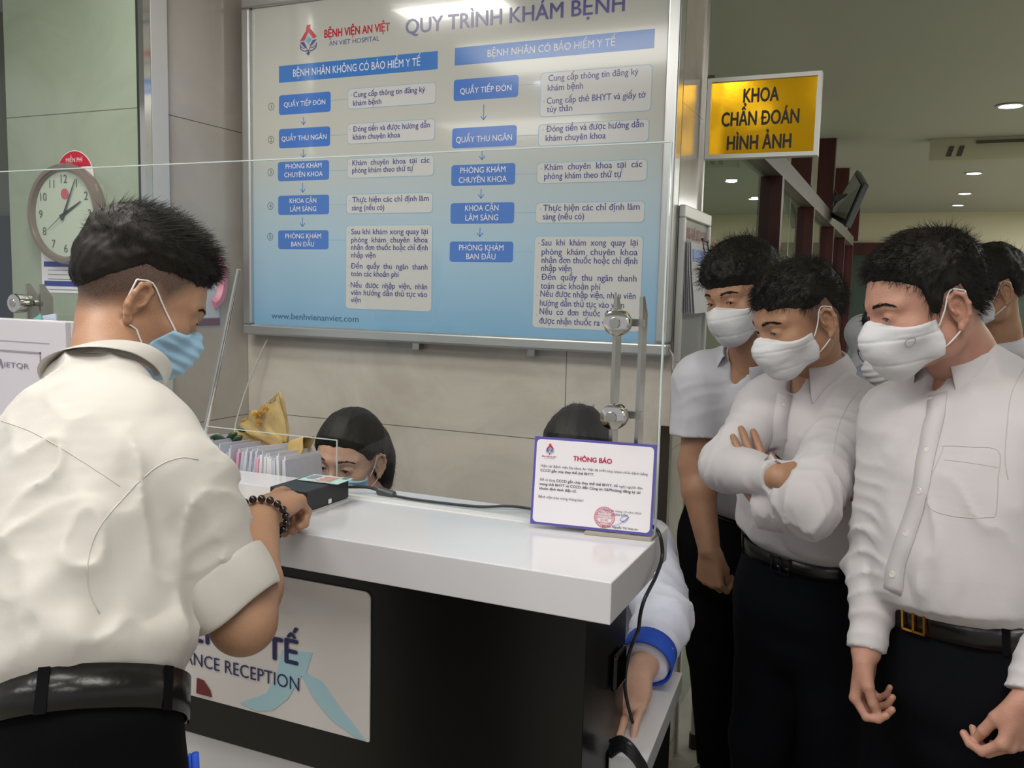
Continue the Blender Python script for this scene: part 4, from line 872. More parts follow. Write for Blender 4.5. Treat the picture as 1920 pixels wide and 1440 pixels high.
t = empty('crumpled_mask', tuple(ony(85, 598, 1.33)), 'folded blue and white paper peeking above the white payment sign', 'paper')
m = MB(); yy = 1.315
m.prism([ony(*q, yy) for q in ((48, 606), (75, 589), (78, 606))], (0, .003, 0)); m.obj('teal_fold', mat('teal_paper', '6fb3ad', rough=.6), t)
m = MB(); m.prism([ony(*q, yy+.005) for q in ((72, 606), (78, 592), (104, 588), (106, 606))], (0, .003, 0)); m.obj('pale_fold', mat('pale_blue_paper', 'bcc6da', rough=.6), t)

# ------------------------------------------------------------------ files behind the counter
rnd = random.Random(11)
sup = MB(); sup.box(-1.80, -1.16, 1.50, 1.655, DZ+.0005, .868); tag(sup.obj('document_box', mat('grey_card', '8b8b90', rough=.6), bevel=.004), 'grey document box under the row of paper files', 'box')
fm = [mat('file_paper', 'd6d6df', rough=.6, var=.06, vscale=30), mat('file_paper_blue', 'cbcfdd', rough=.6), mat('file_paper_white', 'e2e2e6', rough=.6), mat('file_paper_pink', 'e3a9c2', rough=.6)]
def file_folder(x, k, pink=False):
    h = .262+rnd.uniform(-.008, .012); th = rnd.uniform(.005, .0075); lean = .010+.012*math.sin(k*.35); y0 = 1.505+rnd.uniform(0, .008); y1 = 1.64+rnd.uniform(-.012, .006)
    x = x-h*0
    lab = {0: 'pink edged paper file, leftmost pink one in the row behind the counter', 1: 'pink edged paper file, middle pink one in the row behind the counter', 2: 'pink edged paper file, pink one nearest the seated person'}[pink-1] if pink else 'white and grey paper patient file standing in the packed row behind the counter'
    t = empty('patient_file', (x, y0, .869), lab, 'file', 'patient files in the row behind the counter')
    z0 = .869; m = MB(); n = 7
    vs_ = []
    for i in range(n):
        f = i/(n-1); zz = z0+h*f; xx = x+lean*f*f; bow = .004*math.sin(f*3.1)
        vs_ += [(xx-th/2-bow*.3, y0, zz), (xx+th/2+bow, y0, zz), (xx+th/2+bow, y1, zz-.006*f), (xx-th/2-bow*.3, y1, zz-.006*f)]
    fs_ = [(4*i+j, 4*i+(j+1) % 4, 4*i+4+(j+1) % 4, 4*i+4+j) for i in range(n-1) for j in range(4)]+[(3, 2, 1, 0), tuple(4*(n-1)+j for j in range(4))]
    m.add(vs_, fs_); m.obj('cover', fm[3] if pink else rnd.choice(fm[:3]), t)
    m = MB()
    for j in range(rnd.randint(2, 4)):
        xx = x+lean+rnd.uniform(-th*.2, th*.2); dz = rnd.uniform(.002, .010)
        m.quadbox((xx, y0+.004, z0+h*.6), (xx, y1-.01, z0+h*.6), (xx+rnd.uniform(-.001, .001), y1-.006, z0+h+dz-.006), (xx+rnd.uniform(-.001, .001), y0+.003, z0+h+dz), (.0012, 0, 0))
    m.obj('loose_pages', rnd.choice(fm[:3]), t)
x = -1.79; k = 0
while x < -1.185:
    file_folder(x, k, {28: 1, 38: 2, 43: 3}.get(k, 0)); x += rnd.uniform(.0108, .0132); k += 1

# ------------------------------------------------------------------ bouquet in kraft paper
t = empty('flower_bouquet', (-1.4, 1.64, 1.14), 'bouquet of yellow flowers wrapped in brown printed paper on top of the files', 'bouquet')
YQ = 1.62
p = lambda px, py, dy=0: ony(px, py, YQ+dy)
T0 = p(534, 835); dM = p(490, 783, .02)-T0; Lw = np.linalg.norm(dM)*.95; dM = unit_(dM); eM = unit_(np.cross([0, -1, .15], dM)); gM = np.cross(dM, eM); rsb = np.random.RandomState(4); nn = 90; V = []
ph = rsb.rand(7)*6.28
for i in range(15):
    f = i/14
    for k in range(nn):
        al = 2*math.pi*k/nn; tri = abs(((al*11/6.283+ph[0]) % 1)*2-1); rr = (.010+.066*f**.75)*(1+(.16*tri-.08)*(.4+f)+.06*math.sin(al*3+f*4+ph[1])+.03*math.sin(al*17+f*9))
        rim = 1+.16*math.sin(al*2+ph[2])*f+.08*math.sin(al*5+ph[3])*f+.04*tri*f
        V.append(T0+dM*Lw*f*rim+(eM*math.cos(al)*rr+gM*math.sin(al)*rr*.55)+np.array([0, 0, .004*math.sin(f*9+al*4)]))
m = MB(); m.add(V, [(i*nn+k, i*nn+(k+1) % nn, (i+1)*nn+(k+1) % nn, (i+1)*nn+k) for i in range(14) for k in range(nn)]+[tuple(14*nn+k for k in range(nn))])
m.obj('paper_wrapping', mat('kraft_paper', 'bfa268', rough=.7, var=.12, vscale=40, bump=.0015, bscale=60), t, smooth='auto', solid=.0006)
m = MB(); c = p(541, 836, -.02); d = p(578, 848, -.03)-c; d /= np.linalg.norm(d); e = np.cross(d, [0, -1, 0.2]); e /= np.linalg.norm(e); g = np.cross(d, e)
vs_ = []; nn = 40
for i in range(8):
    f = i/7; r = .009+.027*f**.8
    for k in range(nn):
        al = 2*math.pi*k/nn; rr = r*(1+.12*math.sin(al*5+f)*f); vs_.append(c+d*.055*f+(e*math.cos(al)*rr+g*math.sin(al)*rr*.5)+d*.006*math.sin(al*3)*f)
m.add(vs_, [(i*nn+k, i*nn+(k+1) % nn, (i+1)*nn+(k+1) % nn, (i+1)*nn+k) for i in range(7) for k in range(nn)]); m.obj('paper_collar', mat('kraft_paper', 'b69a62'), t, smooth=True, solid=.0012)
m = MB()
for (px, py, s) in ((474, 800, 'MY'), (486, 790, 'VINY'), (508, 790, 'LOVE'), (556, 842, 'LOVE')):
    V_, F_ = text_mesh(s); q = p(px, py, -.045 if px < 550 else -.05); uu = np.array([.8, 0, .55]) if px < 550 else np.array([.9, 0, -.3]); uu /= np.linalg.norm(uu); vv = np.cross([0, -1, 0], uu)*-1; vv = np.array([-uu[2], 0, uu[0]])
mf = mat('yellow_petal', 'd9a92a', rough=.5); rnd = random.Random(5)
for k in range(9):
    c = p(458+rnd.uniform(-6, 30)+k*3, 800-k*3.2+rnd.uniform(-6, 6), rnd.uniform(-.03, .01)); m = MB()
    for j in range(11):
        al = j*2.4; el = .3+.1*j; dr = np.array([math.cos(al)*math.cos(el), math.sin(al)*math.cos(el), math.sin(el)]); sd = np.cross(dr, [0, 0, 1]); sd /= np.linalg.norm(sd)
        m.add([c, c+dr*.006+sd*.004, c+dr*.012+np.array([0, 0, .002]), c+dr*.006-sd*.004], [(0, 1, 2, 3)])
    m.ball(c, .004, 8, 5); m.obj('flower', mf, t, smooth=True)
ml = mat('dark_leaf', '2f4a2a', rough=.4)
for (px, py, s) in ((400, 826, 1.1), (412, 822, 1.2), (394, 832, .9), (428, 826, .9), (436, 816, .8), (452, 806, .7), (446, 822, .8)):
    c = p(px, py, -.04); m = MB(); a = rnd.uniform(-.4, .6); uu = np.array([math.cos(a), .3, math.sin(a)]); vv = np.array([-math.sin(a), -.5, math.cos(a)]); L = .016*s; P = []
    for i in range(9):
        f = i/8*2-1; w_ = (1-f*f)*.5; 
        for g_ in (-1, 0, 1): P.append(c+uu*L*f+vv*L*w_*g_*1.1+np.array([0, -.004*(1-abs(g_)), 0]))
    m.add(P, [(3*i+j, 3*i+j+1, 3*i+j+4, 3*i+j+3) for i in range(8) for j in (0, 1)]); m.obj('leaf', ml, t, smooth=True, solid=.001)
# ================================================================== PEOPLE
def azf(a): a = math.radians(a); return np.array([math.sin(a), math.cos(a), 0.]), np.array([math.cos(a), -math.sin(a), 0.])
UPV = np.array([0, 0, 1.])
def unit(v): v = np.array(v, float); return v/np.linalg.norm(v)
def headM(az, pitch, roll=0):
    f, r = azf(az); p = math.radians(pitch); F_ = f*math.cos(p)-UPV*math.sin(p); U_ = UPV*math.cos(p)+f*math.sin(p)
    q = math.radians(roll); R_ = r*math.cos(q)+U_*math.sin(q); U_ = U_*math.cos(q)-r*math.sin(q)
    return np.stack([R_, F_, U_], 1)
HAIRC = ['14100d']
m_lash = mat('lash_dark', '1d1512', rough=.6); m_eye = mat('eye_white', 'a89d97', rough=.2); m_iris = mat('iris_brown', '1c100a', rough=.08)
m_band = mat('elastic_band', 'e2e2e2', rough=.6)
def face_prims(jaw=1., nose=1., female=False):
    P = [Ell((0, -.014, .034), (.0745, .096, .086), k=.02), Ell((0, .022, .012), (.066, .071, .078), k=.02), Ell((0, .030, -.052), (.054*jaw, .054, .052), k=.025),
         Ell((0, .058, -.086), (.024, .024, .018), k=.02)]
    for s in (-1, 1):
        P += [Ell((s*.044, .052, -.024), (.024, .026, .022), k=.02), Ell((s*.049*jaw, .002, -.062), (.016, .026, .026), k=.022), Cone((s*.012, .084, .020), (s*.048, .066, .020), .010, .008, k=.014)]
    P += [Cone((0, .084, .008), (0, .100, -.030), .0075, .0105*nose, k=.010), Ell((0, .103, -.034), (.0105*nose, .010, .008), k=.006)]
    for s in (-1, 1):
        P += [Ell((s*.013*nose, .092, -.037), (.0065, .009, .0065), k=.006), Ell((s*.031, .092, .001), (.015, .011, .0105), k=.012, sub=True), Ell((s*.031, .0725, .0), (.0155, .0155, .0135), k=.005)]
    P += [Ell((0, .083, -.062), (.024, .012, .010), k=.010), Ell((0, .093, -.0585), (.019, .005, .0035), k=.004), Ell((0, .091, -.067), (.016, .006, .0045), k=.004), Cone((-.02, .097, -.0628), (.02, .097, -.0628), .0014, .0014, k=.002, sub=True)]
    for s in (-1, 1):
        P += [Ell((s*.031, .0905, -.0015), (.0125, .0065, .0028), k=.002, sub=True)]
    # ears
    for s in (-1, 1):
        c = np.array([s*.0745, -.012, -.012])
        M_ = np.stack([unit([s*.92, .38, 0]), unit([-.38*s*s, .92*s*s, 0]) if s > 0 else unit([.38, .92, 0]), UPV], 1)
        a = np.array([s*.92, -.0, 0]); e1 = unit([s*.42, -.9, .12]); e2 = unit([0, .14, 1.])
        P += [Ell(c+e1*.006, (.0045, .0155, .027), np.stack([unit(np.cross(e1, e2)), e1, e2], 1), k=.008)]
        pts = [(-.006, .008), (-.004, .024), (.008, .031), (.0185, .024), (.021, .008), (.017, -.010), (.009, -.022), (.0, -.030)]
        n_ = unit(np.cross(e1, e2)); n_ = n_ if n_[0]*s > 0 else -n_
        Q_ = [c+e1*x+e2*y+n_*(.004+.004*max(x, 0)/.02) for x, y in pts]
        P += [Cone(Q_[i], Q_[i+1], .0036, .0036, k=.004) for i in range(len(Q_)-1)]+[Ell(Q_[-1]+e2*.001, (.005, .006, .007), k=.006)]
        P += [Ell(c+e1*.004+e2*.002+n_*.009, (.0085, .0075, .0125), k=.003, sub=True), Cone(c+e1*(-.001)+n_*.004+e2*(-.004), c+e1*(-.004)+n_*.007+e2*(.003), .0035, .003, k=.003)]
    return P
def hair_region(y, prof):
    ys = [q[0] for q in prof]; zs = [q[1] for q in prof]; return np.interp(y, ys, zs)
def strands(rnd, n, origin_fn, dir_fn, L, r, seg=4, droop=.3, wob=.25):
    V = []; Fq = []; k = 0
    for _ in range(n):
        q = origin_fn(rnd)
        if q is None: continue
        p, nrm = q; d = dir_fn(p, nrm, rnd); l = L(p, rnd); rr = r(p, rnd) if callable(r) else r; cur = p.copy(); t = d.copy(); curl = rnd.randn(3)*wob
        side = np.cross(t, nrm+.01); side /= np.linalg.norm(side)+1e-9; oth = np.cross(t, side)
        for i in range(seg+1):
            f = i/seg; w = rr*(1-.85*f)
            V += [cur+side*w, cur-side*w*.5+oth*w*.86, cur-side*w*.5-oth*w*.86]
            t = t+curl*(.25)*f; t = t+np.array([0, 0, -droop*f*.3]); t /= np.linalg.norm(t); cur = cur+t*l/seg
        for i in range(seg):
            for j in range(3): a = k+3*i+j; b = k+3*i+(j+1) % 3; Fq.append((a, b, b+3, a+3))
        k += 3*(seg+1)
    return np.array(V), np.array(Fq)
def mk_head(root, spec, skin, bodyVF, bodyattr):
    """adds the head surface to the body lists and builds hair, brows, eyes, mask as children"""
    C_ = np.array(spec['c'], float); M = headM(*spec['rot']); s = spec.get('s', 1.); h = spec.get('h', .0024)
    T = lambda V: (V*s)@M.T+C_
    iT = lambda p: ((np.array(p)-C_)@M)/s
    fem = spec.get('female', False)
    FP = face_prims(spec.get('jaw', 1.), spec.get('nose', 1.), fem)
    nb = iT(spec['neck']); nr = spec.get('neck_r', .056)/s
    d_ = nb-np.array([0, -.02, -.05]); d_ /= np.linalg.norm(d_)
    prims = FP[:4]+[Cone((0, -.026, -.045), nb*.55+np.array([0, -.026, -.045])*.45, nr*.93, nr*.95, k=.022), Cone(nb*.55+np.array([0, -.026, -.045])*.45, nb+d_*.05, nr*.95, nr*1.15, k=.012)]+FP[4:]
    if spec.get('throat', True): prims.append(Ell(nb*.45+np.array([0, .012, -.07])*.55, (.012, .012, .022), k=.02))
    V, Q = implicit(prims, h)
    bodyVF.append((T(V), Q))
    # stubble / fade attribute
    st = np.zeros(len(V))
    fade = spec.get('fade')
    if fade is not None:
        reg = hair_region(V[:, 1], fade[0]); st = np.clip((V[:, 2]-reg)/fade[1], 0, 1)*fade[2]; st[(np.abs(V[:, 0]) > .077) & (V[:, 2] < .03)] = 0; st[V[:, 1] > .078] = 0
    bodyattr.append(st)
    bv = BVHTree.FromPolygons([tuple(v) for v in V], [tuple(map(int, q)) for q in Q])
    def onface(x, z, off=0.):
        hit = bv.ray_cast(Vector((x, .2, z)), Vector((0, -1, 0)))
        return np.array(hit[0])+np.array([0, off, 0]) if hit[0] else np.array([x, .09, z])
    # eyebrows
    rs = np.random.RandomState(spec.get('seed', 1))
    for sg in (-1, 1):
        Vb = []; Fb = []; k = 0
        for _ in range(150 if not fem else 80):
            f = rs.rand(); x = sg*(.014+.036*f); z = .0215+.006*math.sin(f*2.6)-.004*f+rs.randn()*.0017*(1-f*.5); p = onface(x, z, .0004)
            q = onface(x+sg*.006, z+.0016-.003*f, .0012); w = .0005
            Vb += [p+[0, 0, w], p-[0, 0, w], q+[0, .0004, 0], q+[0, .0002, .0001]]; Fb.append((k, k+1, k+2, k+3)); k += 4
        mesh_np('eyebrow', [(T(np.array(Vb)), np.array(Fb))], HM, root, smooth=False)
        m = MB(); m.ball((0, 0, 0), .0128, 16, 10); Ve = np.array(m.v)+np.array([sg*.031, .0740, -.001]); m2 = MB(); m2.add([tuple(v) for v in T(Ve)], m.f); eo = m2.obj('eyeball', m_eye, root, smooth=True)
        g = unit(np.array([spec.get('gx', 0.)*1., 1., -(.16+.18*spec.get('gz', .35))])); m = MB(); c = np.array([sg*.031, .0740, -.001])
        a = unit(np.cross(g, UPV)); b = np.cross(a, g); rr = .0058
        ring = [c+g*math.sqrt(.01295**2-rr**2)+(a*math.cos(t)+b*math.sin(t))*rr for t in np.linspace(0, 2*math.pi, 19)[:-1]]
        vv = [T(q[None])[0] for q in ring+[c+g*.01305]]; m.add(vv, [(i, (i+1) % 18, 18) for i in range(18)]); m.obj('iris', m_iris, eo, smooth=True)
        m = MB(); pts = [onface(sg*(.0185+.025*f), -.0015+.0028*math.sin(f*3.14)+.001*f, .0004) for f in np.linspace(0, 1, 9)]
        for q in pts: q[1] = max(q[1], .0865-.35*abs(abs(q[0])-.031)**1.0*0)
        m.tube([T(q[None])[0] for q in pts], [.0003, .0007, .0009, .001, .001, .001, .001, .0009, .0005], 6); m.obj('eyelash', m_lash, root, smooth=True)
    # ---- hair cap
    hs = spec['hair']; prof = hs['prof']; top = hs.get('top', .014); side = hs.get('side', .006)
    rsn = np.random.RandomState(hs.get('seed', 3)); off = rsn.rand(3)*9
    cap = [Ell((0, -.014, .034), (.0750, .0965, .0865), k=.02), Ell((0, .022, .012), (.0665, .0715, .0785), k=.02)]+[Ell(c_, r_, k=.025) for c_, r_ in hs.get('extra', [])]
    fr = hs.get('freq', (90, 30, 45)); am = hs.get('amp', .004)
    tw_ = hs.get('tw', .024)
    def dsp(P):
        q = P*np.array(fr)+off; dz = np.clip((P[:, 2]-hair_region(P[:, 1], prof))/tw_, 0, 1)
        hz = np.clip((P[:, 2]-.045)/.055, 0, 1); hz = hz*hz*(3-2*hz)
        return .0008+side*dz+(top-side)*hz*dz+(am*(noise(q)-.5)*2+am*.5*(noise(q*2.3)-.5)*2)*(.1+.9*dz)
    def cut(G):
        reg = hair_region(G[..., 1], prof)+hs.get('rag', .011)*(noise(G*np.array([75, 60, 25])+off)-.5)+.004*(noise(G*190+off)-.5)
        return (reg-G[..., 2])*.75
    cut.k = .005
    Vh, Qh = implicit(cap, h*1.15, cuts=[cut]+hs.get('cuts', []), disp=dsp)
    VFh = [(Vh, Qh)]
    if hs.get('n', 0):
        nrmv = Vh-np.array([0, -.01, .02]); nrmv /= np.linalg.norm(nrmv, axis=1)[:, None]; sel = np.nonzero(hs.get('sel', lambda v: v[:, 2] > hair_region(v[:, 1], prof)+.004)(Vh))[0]
        def org(r_): i = sel[r_.randint(len(sel))]; return Vh[i]-nrmv[i]*.004, nrmv[i]
        VFh.append(strands(rsn, hs['n'], org, hs['dir'], hs['L'], hs.get('r', .0009), droop=hs.get('droop', .3), wob=hs.get('wob', .25)))
    ho = mesh_np('hair', [(T(v), q) for v, q in VFh], spec.get('hairmat', HM), root)
    # ---- mask
    mk = spec.get('mask')
    if mk:
        infl = .0055
        Pm = [Ell((0, .030, -.052), (.054*spec.get('jaw', 1.)+infl, .054+infl, .052+infl), k=.02), Ell((0, .022, .012), (.066+infl*.6, .071+infl*.6, .078), k=.02), Ell((0, .058, -.086), (.026+infl, .026+infl, .020+infl), k=.02)]
        for sg in (-1, 1): Pm += [Ell((sg*.044, .052, -.024), (.024+infl, .026+infl, .022+infl), k=.02), Ell((sg*.049*spec.get('jaw', 1.), .002, -.062), (.016+infl, .026+infl, .026+infl), k=.022)]
        Pm += [Cone((0, .088, .004), (0, .104, -.030), .010, .016, k=.014)]
        if mk['kind'] == 'fold':
            Pm += [Ell((0, .074, -.050), (.047, .047, .043), k=.03), Ell((0, .066, -.086), (.034, .030, .024), k=.025)]
            def md(P):
                zz = P[:, 2]+.002*np.abs(P[:, 0])/.03; r1 = np.exp(-((zz+.033)/.0022)**2); r2 = np.exp(-((zz+.078)/.0025)**2); cr = np.exp(-(P[:, 0]/.0018)**2)
                return -.0011*r1-.0007*r2+.0010*cr*(np.abs(zz+.055) < .03)+.0020*(np.abs(noise(P*np.array([24, 24, 44])+off)*2-1)-.4)
        else:
            Pm += [Ell((0, .078, -.052), (.040, .040, .040), k=.022)]
            def md(P):
                zz = P[:, 2]-.25*(P[:, 1]-.06)*0; return .0013*np.sin(zz*2*math.pi/.0165)*np.clip((P[:, 1]-.02)/.05, 0, 1)+.005*np.clip(np.abs(noise(P*np.array([26, 26, 18])+off)*2-1)-.35, 0, 1)*mk.get('crease', 1.)-.001
        tz = mk.get('top', -.004); bz = mk.get('bot', -.118); sy = mk.get('side', .022); lz = mk.get('lo', -.088)
        def mcut(G):
            y = G[..., 1]; z = G[..., 2]; ax_ = np.abs(G[..., 0])
            t_ = np.interp(ax_, [0, .018, .04, .075], [tz, tz-.009, tz-.013, tz-.020])
            b_ = np.interp(y, [sy, .045, .075, .12], [lz, lz-.016, bz, bz-.02])
            return np.maximum(np.maximum(z-t_, b_-z), np.interp(z, [-.1, -.055, -.02], mk.get('rear', [sy+.006, sy, sy+.004]))-y)*.85
        mcut.k = .0015
        Vm, Qm = implicit(Pm, h, cuts=[mcut], disp=md)
        mo = mesh_np('face_mask', [(T(Vm), Qm)], mk['mat'], root); mo['label'] = mk['label']
        for sg in (-1, 1):
            xs = sg*.0700
            e_top = np.array([sg*.0745, -.004, .018]); e_bot = np.array([sg*.0755, -.010, -.042]); back = np.array([sg*.0775, -.030, .006]); back2 = np.array([sg*.078, -.028, -.022])
            m = MB(); br_ = spec.get('band', .0012)
            sidex = lambda z, y: sg*max(.052, .066+.0055-abs(z+.03)*.12)
            a = np.array([sidex(-.03, 0), sy+.006, -.030]); b = np.array([sg*.0585*spec.get('jaw', 1.), sy+.008, lz+.006])
            if 'rear' in mk:
                def onside(y, z):
                    hh = bv.ray_cast(Vector((sg*.2, y, z)), Vector((-sg, 0, 0))); return np.array([hh[0][0]+sg*.0012, y, z])
                R_ = mk['rear']; A_ = [onside(R_[2]+.010-(R_[2]-.006)*f, -.034+.040*f) for f in np.linspace(0, 1, 7)]; B_ = [onside(R_[0]+.016-(R_[0]+.014)*f, -.074+.026*f) for f in np.linspace(0, 1, 6)]
                m.tube([T(q[None])[0] for q in curve_pts(A_+[e_top+[sg*.003, -.004, .006], back+[sg*.004, 0, .012]], 24)], br_, 6)
                m.tube([T(q[None])[0] for q in curve_pts(B_+[e_bot+[sg*.005, -.006, -.002], back2+[sg*.004, 0, -.004], back+[sg*.005, 0, .0], back+[sg*.004, 0, .012]], 30)], br_, 6)
                m.obj('ear_loop', m_band, mo, smooth=True); continue
            m.tube([T(q[None])[0] for q in curve_pts([a, (a+e_top)/2+[sg*.004, 0, 0], e_top+[sg*.003, -.004, .006], back+[sg*.004, 0, .012]], 14)], br_, 6)
            m.tube([T(q[None])[0] for q in curve_pts([b, (b+e_bot)/2+[sg*.005, 0, -.002], e_bot+[sg*.004, -.004, 0], back2+[sg*.004, 0, -.004], back+[sg*.005, 0, .0], back+[sg*.004, 0, .012]], 20)], br_, 6)
            m.obj('ear_loop', m_band, mo, smooth=True)
        if mk.get('valve'):
            pass
        spec['_mask'] = mo
    return T, bv
HM = hair_mat('black_hair')

def hand_prims(W, E, palm, curl, side, s=1., spread=.10, thumb=(.55, .5), bend0=None, fan=None):
    """W wrist, E direction along the metacarpals, palm = direction the palm faces, side=+1 when thumb is toward E x palm"""
    E = unit(E); palm = np.array(palm, float); palm = unit(palm-E*(palm@E)); X = np.cross(E, palm)*side; B = -palm
    P = []
    W = np.array(W, float)
    offs = (.030, .010, -.010, -.028); mlen = (.088, .090, .085, .078); flen = ((.040, .024, .019), (.045, .028, .020), (.041, .026, .020), (.032, .020, .018)); fr = (.0088, .0090, .0086, .0076)
    for i in range(4):
        k0 = W+X*offs[i]*.45*s+E*.012*s; k1 = W+X*offs[i]*s+E*mlen[i]*s+B*(.004 if i in (1, 2) else .0)*s
        P.append(Cone(k0, k1, .0145*s, .0108*s, k=.012*s))
        d = unit(E+X*spread*(1.5-i)*.7); p = k1; ang = 0; c = curl[i]
        if not hasattr(c, '__len__'): c = (c, c, c*.7)
        for j in range(3):
            ang += c[j]; dd = d*math.cos(ang)+palm*math.sin(ang); q = p+dd*flen[i][j]*s; r0 = fr[i]*(1-.07*j)*s; r1 = fr[i]*(1-.07*(j+1))*s
            P.append(Cone(p, q, r0, r1, k=.003*s if j else .006*s)); p = q
    P.append(Ell(W+E*.045*s+palm*.004*s, (.036*s, .040*s, .014*s), np.stack([X, E, palm], 1), k=.012*s))
    # thumb
    b = W+X*.020*s+E*.018*s+palm*.006*s; a1, a2 = thumb
    d1 = unit(E*.75+X*(.75)*a1*1.6+palm*.35); p1 = b+d1*.042*s; d2 = unit(d1+E*.5-X*a2*.6+palm*.3*a2); p2 = p1+d2*.034*s; d3 = unit(d2+E*.15-X*a2*.5+palm*.2*a2); p3 = p2+d3*.026*s
    P += [Cone(b, p1, .0155*s, .0118*s, k=.014*s), Cone(p1, p2, .0108*s, .0098*s, k=.004*s), Cone(p2, p3, .0098*s, .0080*s, k=.003*s)]
    return P
def arm_prims(S_, E_, W_2, s=1., r=(.050, .044, .040, .027)):
    S_, E_, W_2 = [np.array(q, float) for q in (S_, E_, W_2)]
    mid = E_+(W_2-E_)*.3
    return [Cone(S_, E_, r[0]*s, r[1]*s*.92, k=.02), Cone(E_, mid, r[2]*s, r[2]*s*1.04, k=.015), Cone(mid, W_2, r[2]*s*1.02, r[3]*s, k=.015)]
def cloth(am=.008, f=(7, 7, 4), seed=0, fine=.0016, dirn=None):
    """soft broad waves plus sharp crossing creases"""
    o_ = np.array([seed*3.7, seed*1.3, seed*2.1]); rs_ = np.random.RandomState(seed+100)
    def rot(a, b): ca, sa, cb, sb = math.cos(a), math.sin(a), math.cos(b), math.sin(b); return np.array([[ca, -sa, 0], [sa, ca, 0], [0, 0, 1]])@np.array([[1, 0, 0], [0, cb, -sb], [0, sb, cb]])
    Rs = [rot(rs_.rand()*6, (rs_.rand()-.5)*1.6) for _ in range(3)]
    def g(P):
        wv = noise(P*4+o_)[:, None]*np.array([1.1, .9, .7]); d = (noise(P*np.array(f)+o_+wv)-.5)*1.5
        for k, (M_, fr_, a_) in enumerate(zip(Rs, (10, 15, 21), (1., .75, .45))):
            q = (P@M_)*np.array([fr_, fr_, fr_*.28])+o_+k*7+wv*1.2; r_ = 1-np.abs(noise(q)*2-1); msk = np.clip((noise(P*5.5+o_+k*3)-.38)*4, 0, 1)
            d = d+a_*msk*(r_**3.5-.12)
        return am*d*.8+fine*(noise(P*np.array([40, 40, 22])+o_)-.5)
    return g
class Trunc(Cone):
    """cone with a flat open-looking end at b"""
    def d(s, P):
        ab = s.b-s.a; L = ab@ab+1e-12; t0 = ((P-s.a)@ab)/L; t = np.clip(t0, 0, 1.3)
        d = np.linalg.norm(P-s.a-t[..., None]*ab, axis=-1)-(s.ra+(s.rb-s.ra)*t)
        return np.maximum(d, (t0-1)*math.sqrt(L))
    def box(s): r = max(s.ra, s.rb)*1.3; return np.minimum(s.a, s.b)-r, np.maximum(s.a, s.b)+r
class CutLoft(Loft):
    def d(s, P): return np.maximum(Loft.d(s, P), (P-s.o)@s.nn)
def report(nm, *pts):
    pass
def cam_hit(bv, px, py, off=.001):
    h = bv.ray_cast(Vector(O0), Vector(ray(px, py)))
    return (np.array(h[0])-unit(ray(px, py))*off, np.array(h[1])) if h[0] is not None else None
def surf_line(bv, pix, r, name, m, root, n=40, seg=5, off=.0001, flat=1.):
    K = curve_pts([(x, y, 0) for x, y in pix], n); runs = [[]]
    for q in K:
        h = cam_hit(bv, q[0], q[1], off)
        if h is None or (runs[-1] and np.linalg.norm(h[0]-runs[-1][-1]) > .03): runs.append([])
        if h is not None: runs[-1].append(h[0])
    mb = MB()
    for rr in runs:
        if len(rr) > 2: mb.tube(rr, r, seg)
    if mb.v: return mb.obj(name, m, root, smooth=True)
def surf_ribbon(bv, pix, w, name, m, root, n=30, off=.0015, thick=.0012):
    """cloth strip laid on a garment along picture points; w = width in metres"""
    K = curve_pts([(x, y, 0) for x, y in pix], n); L_ = []; Rr = []
    C_ = [cam_hit(bv, q[0], q[1], off) for q in K]; C_ = [c for c in C_ if c is not None]
    for i in range(len(C_)):
        t = unit(C_[min(i+1, len(C_)-1)][0]-C_[max(i-1, 0)][0]); n_ = C_[i][1]; sd = unit(np.cross(t, n_))
        row = []
        for f in (-.5, 0, .5):
            p = C_[i][0]+sd*w*f+n_*.02; hh = bv.ray_cast(Vector(p), Vector(-n_), .05); row.append(np.array(hh[0])+np.array(hh[1])*off if hh[0] is not None else p-n_*.02)
        L_.append(row)
    V = [p for row in L_ for p in row]; Fc = [(3*i+j, 3*i+j+1, 3*i+j+4, 3*i+j+3) for i in range(len(L_)-1) for j in (0, 1)]
    mb = MB(); mb.add(V, Fc); return mb.obj(name, m, root, smooth=True, solid=thick)
def surf_button(bv, px, py, name, m, root, r=.0055):
    h = cam_hit(bv, px, py, .0015)
    if h is None: return
    mb = MB(); mb.lathe([(r*.3, .0006), (r*.75, .0006), (r*.85, .0014), (r, .001), (r, -.001)], h[0], h[1], 20); return mb.obj(name, m, root, smooth='auto')
def collar(root, m, N_, w, r_, f_, a=.064, b=.068, stand=.028, fall=.034, tip=.035, gap=28, spread=.012, flare=.012, back=0., thick=.0018, label=None):
    """folded shirt collar round a neck; open at the front by gap degrees each side"""
    V = []; n = 44
    for i in range(n+1):
        th = math.radians(90-gap-(360-2*gap)*(i/n)); c, s_ = math.cos(th), math.sin(th); base = N_+r_*a*c+f_*b*s_; out = unit(r_*c+f_*s_); fr = max(0, s_); e = 1-abs(2*i/n-1); ft = max(0, 1-e/.16)
        st = stand*(1-.35*fr)
        drop = fall+tip*ft**1.3; o2 = flare+spread*ft
        tang = unit(-r_*s_+f_*c)*(1 if i < n/2 else -1)
        prof = [base+w*(-.004), base+w*st*.6-out*.001, base+w*st, base+w*(st+.003)+out*.004, base+w*(st-.003)+out*.008, base+w*(st-drop*.5)+out*(.008+o2*.5)+f_*.004*ft, base+w*(st-drop)+out*(.008+o2)+f_*.012*ft]
        V += prof
    k = 7; Fc = [(k*i+j, k*i+j+1, k*(i+1)+j+1, k*(i+1)+j) for i in range(n) for j in range(k-1)]
    mb = MB(); mb.add(V, Fc); o = mb.obj('collar', m, root, smooth=True, solid=thick, subsurf=1)
    if label: o['label'] = label
    return o
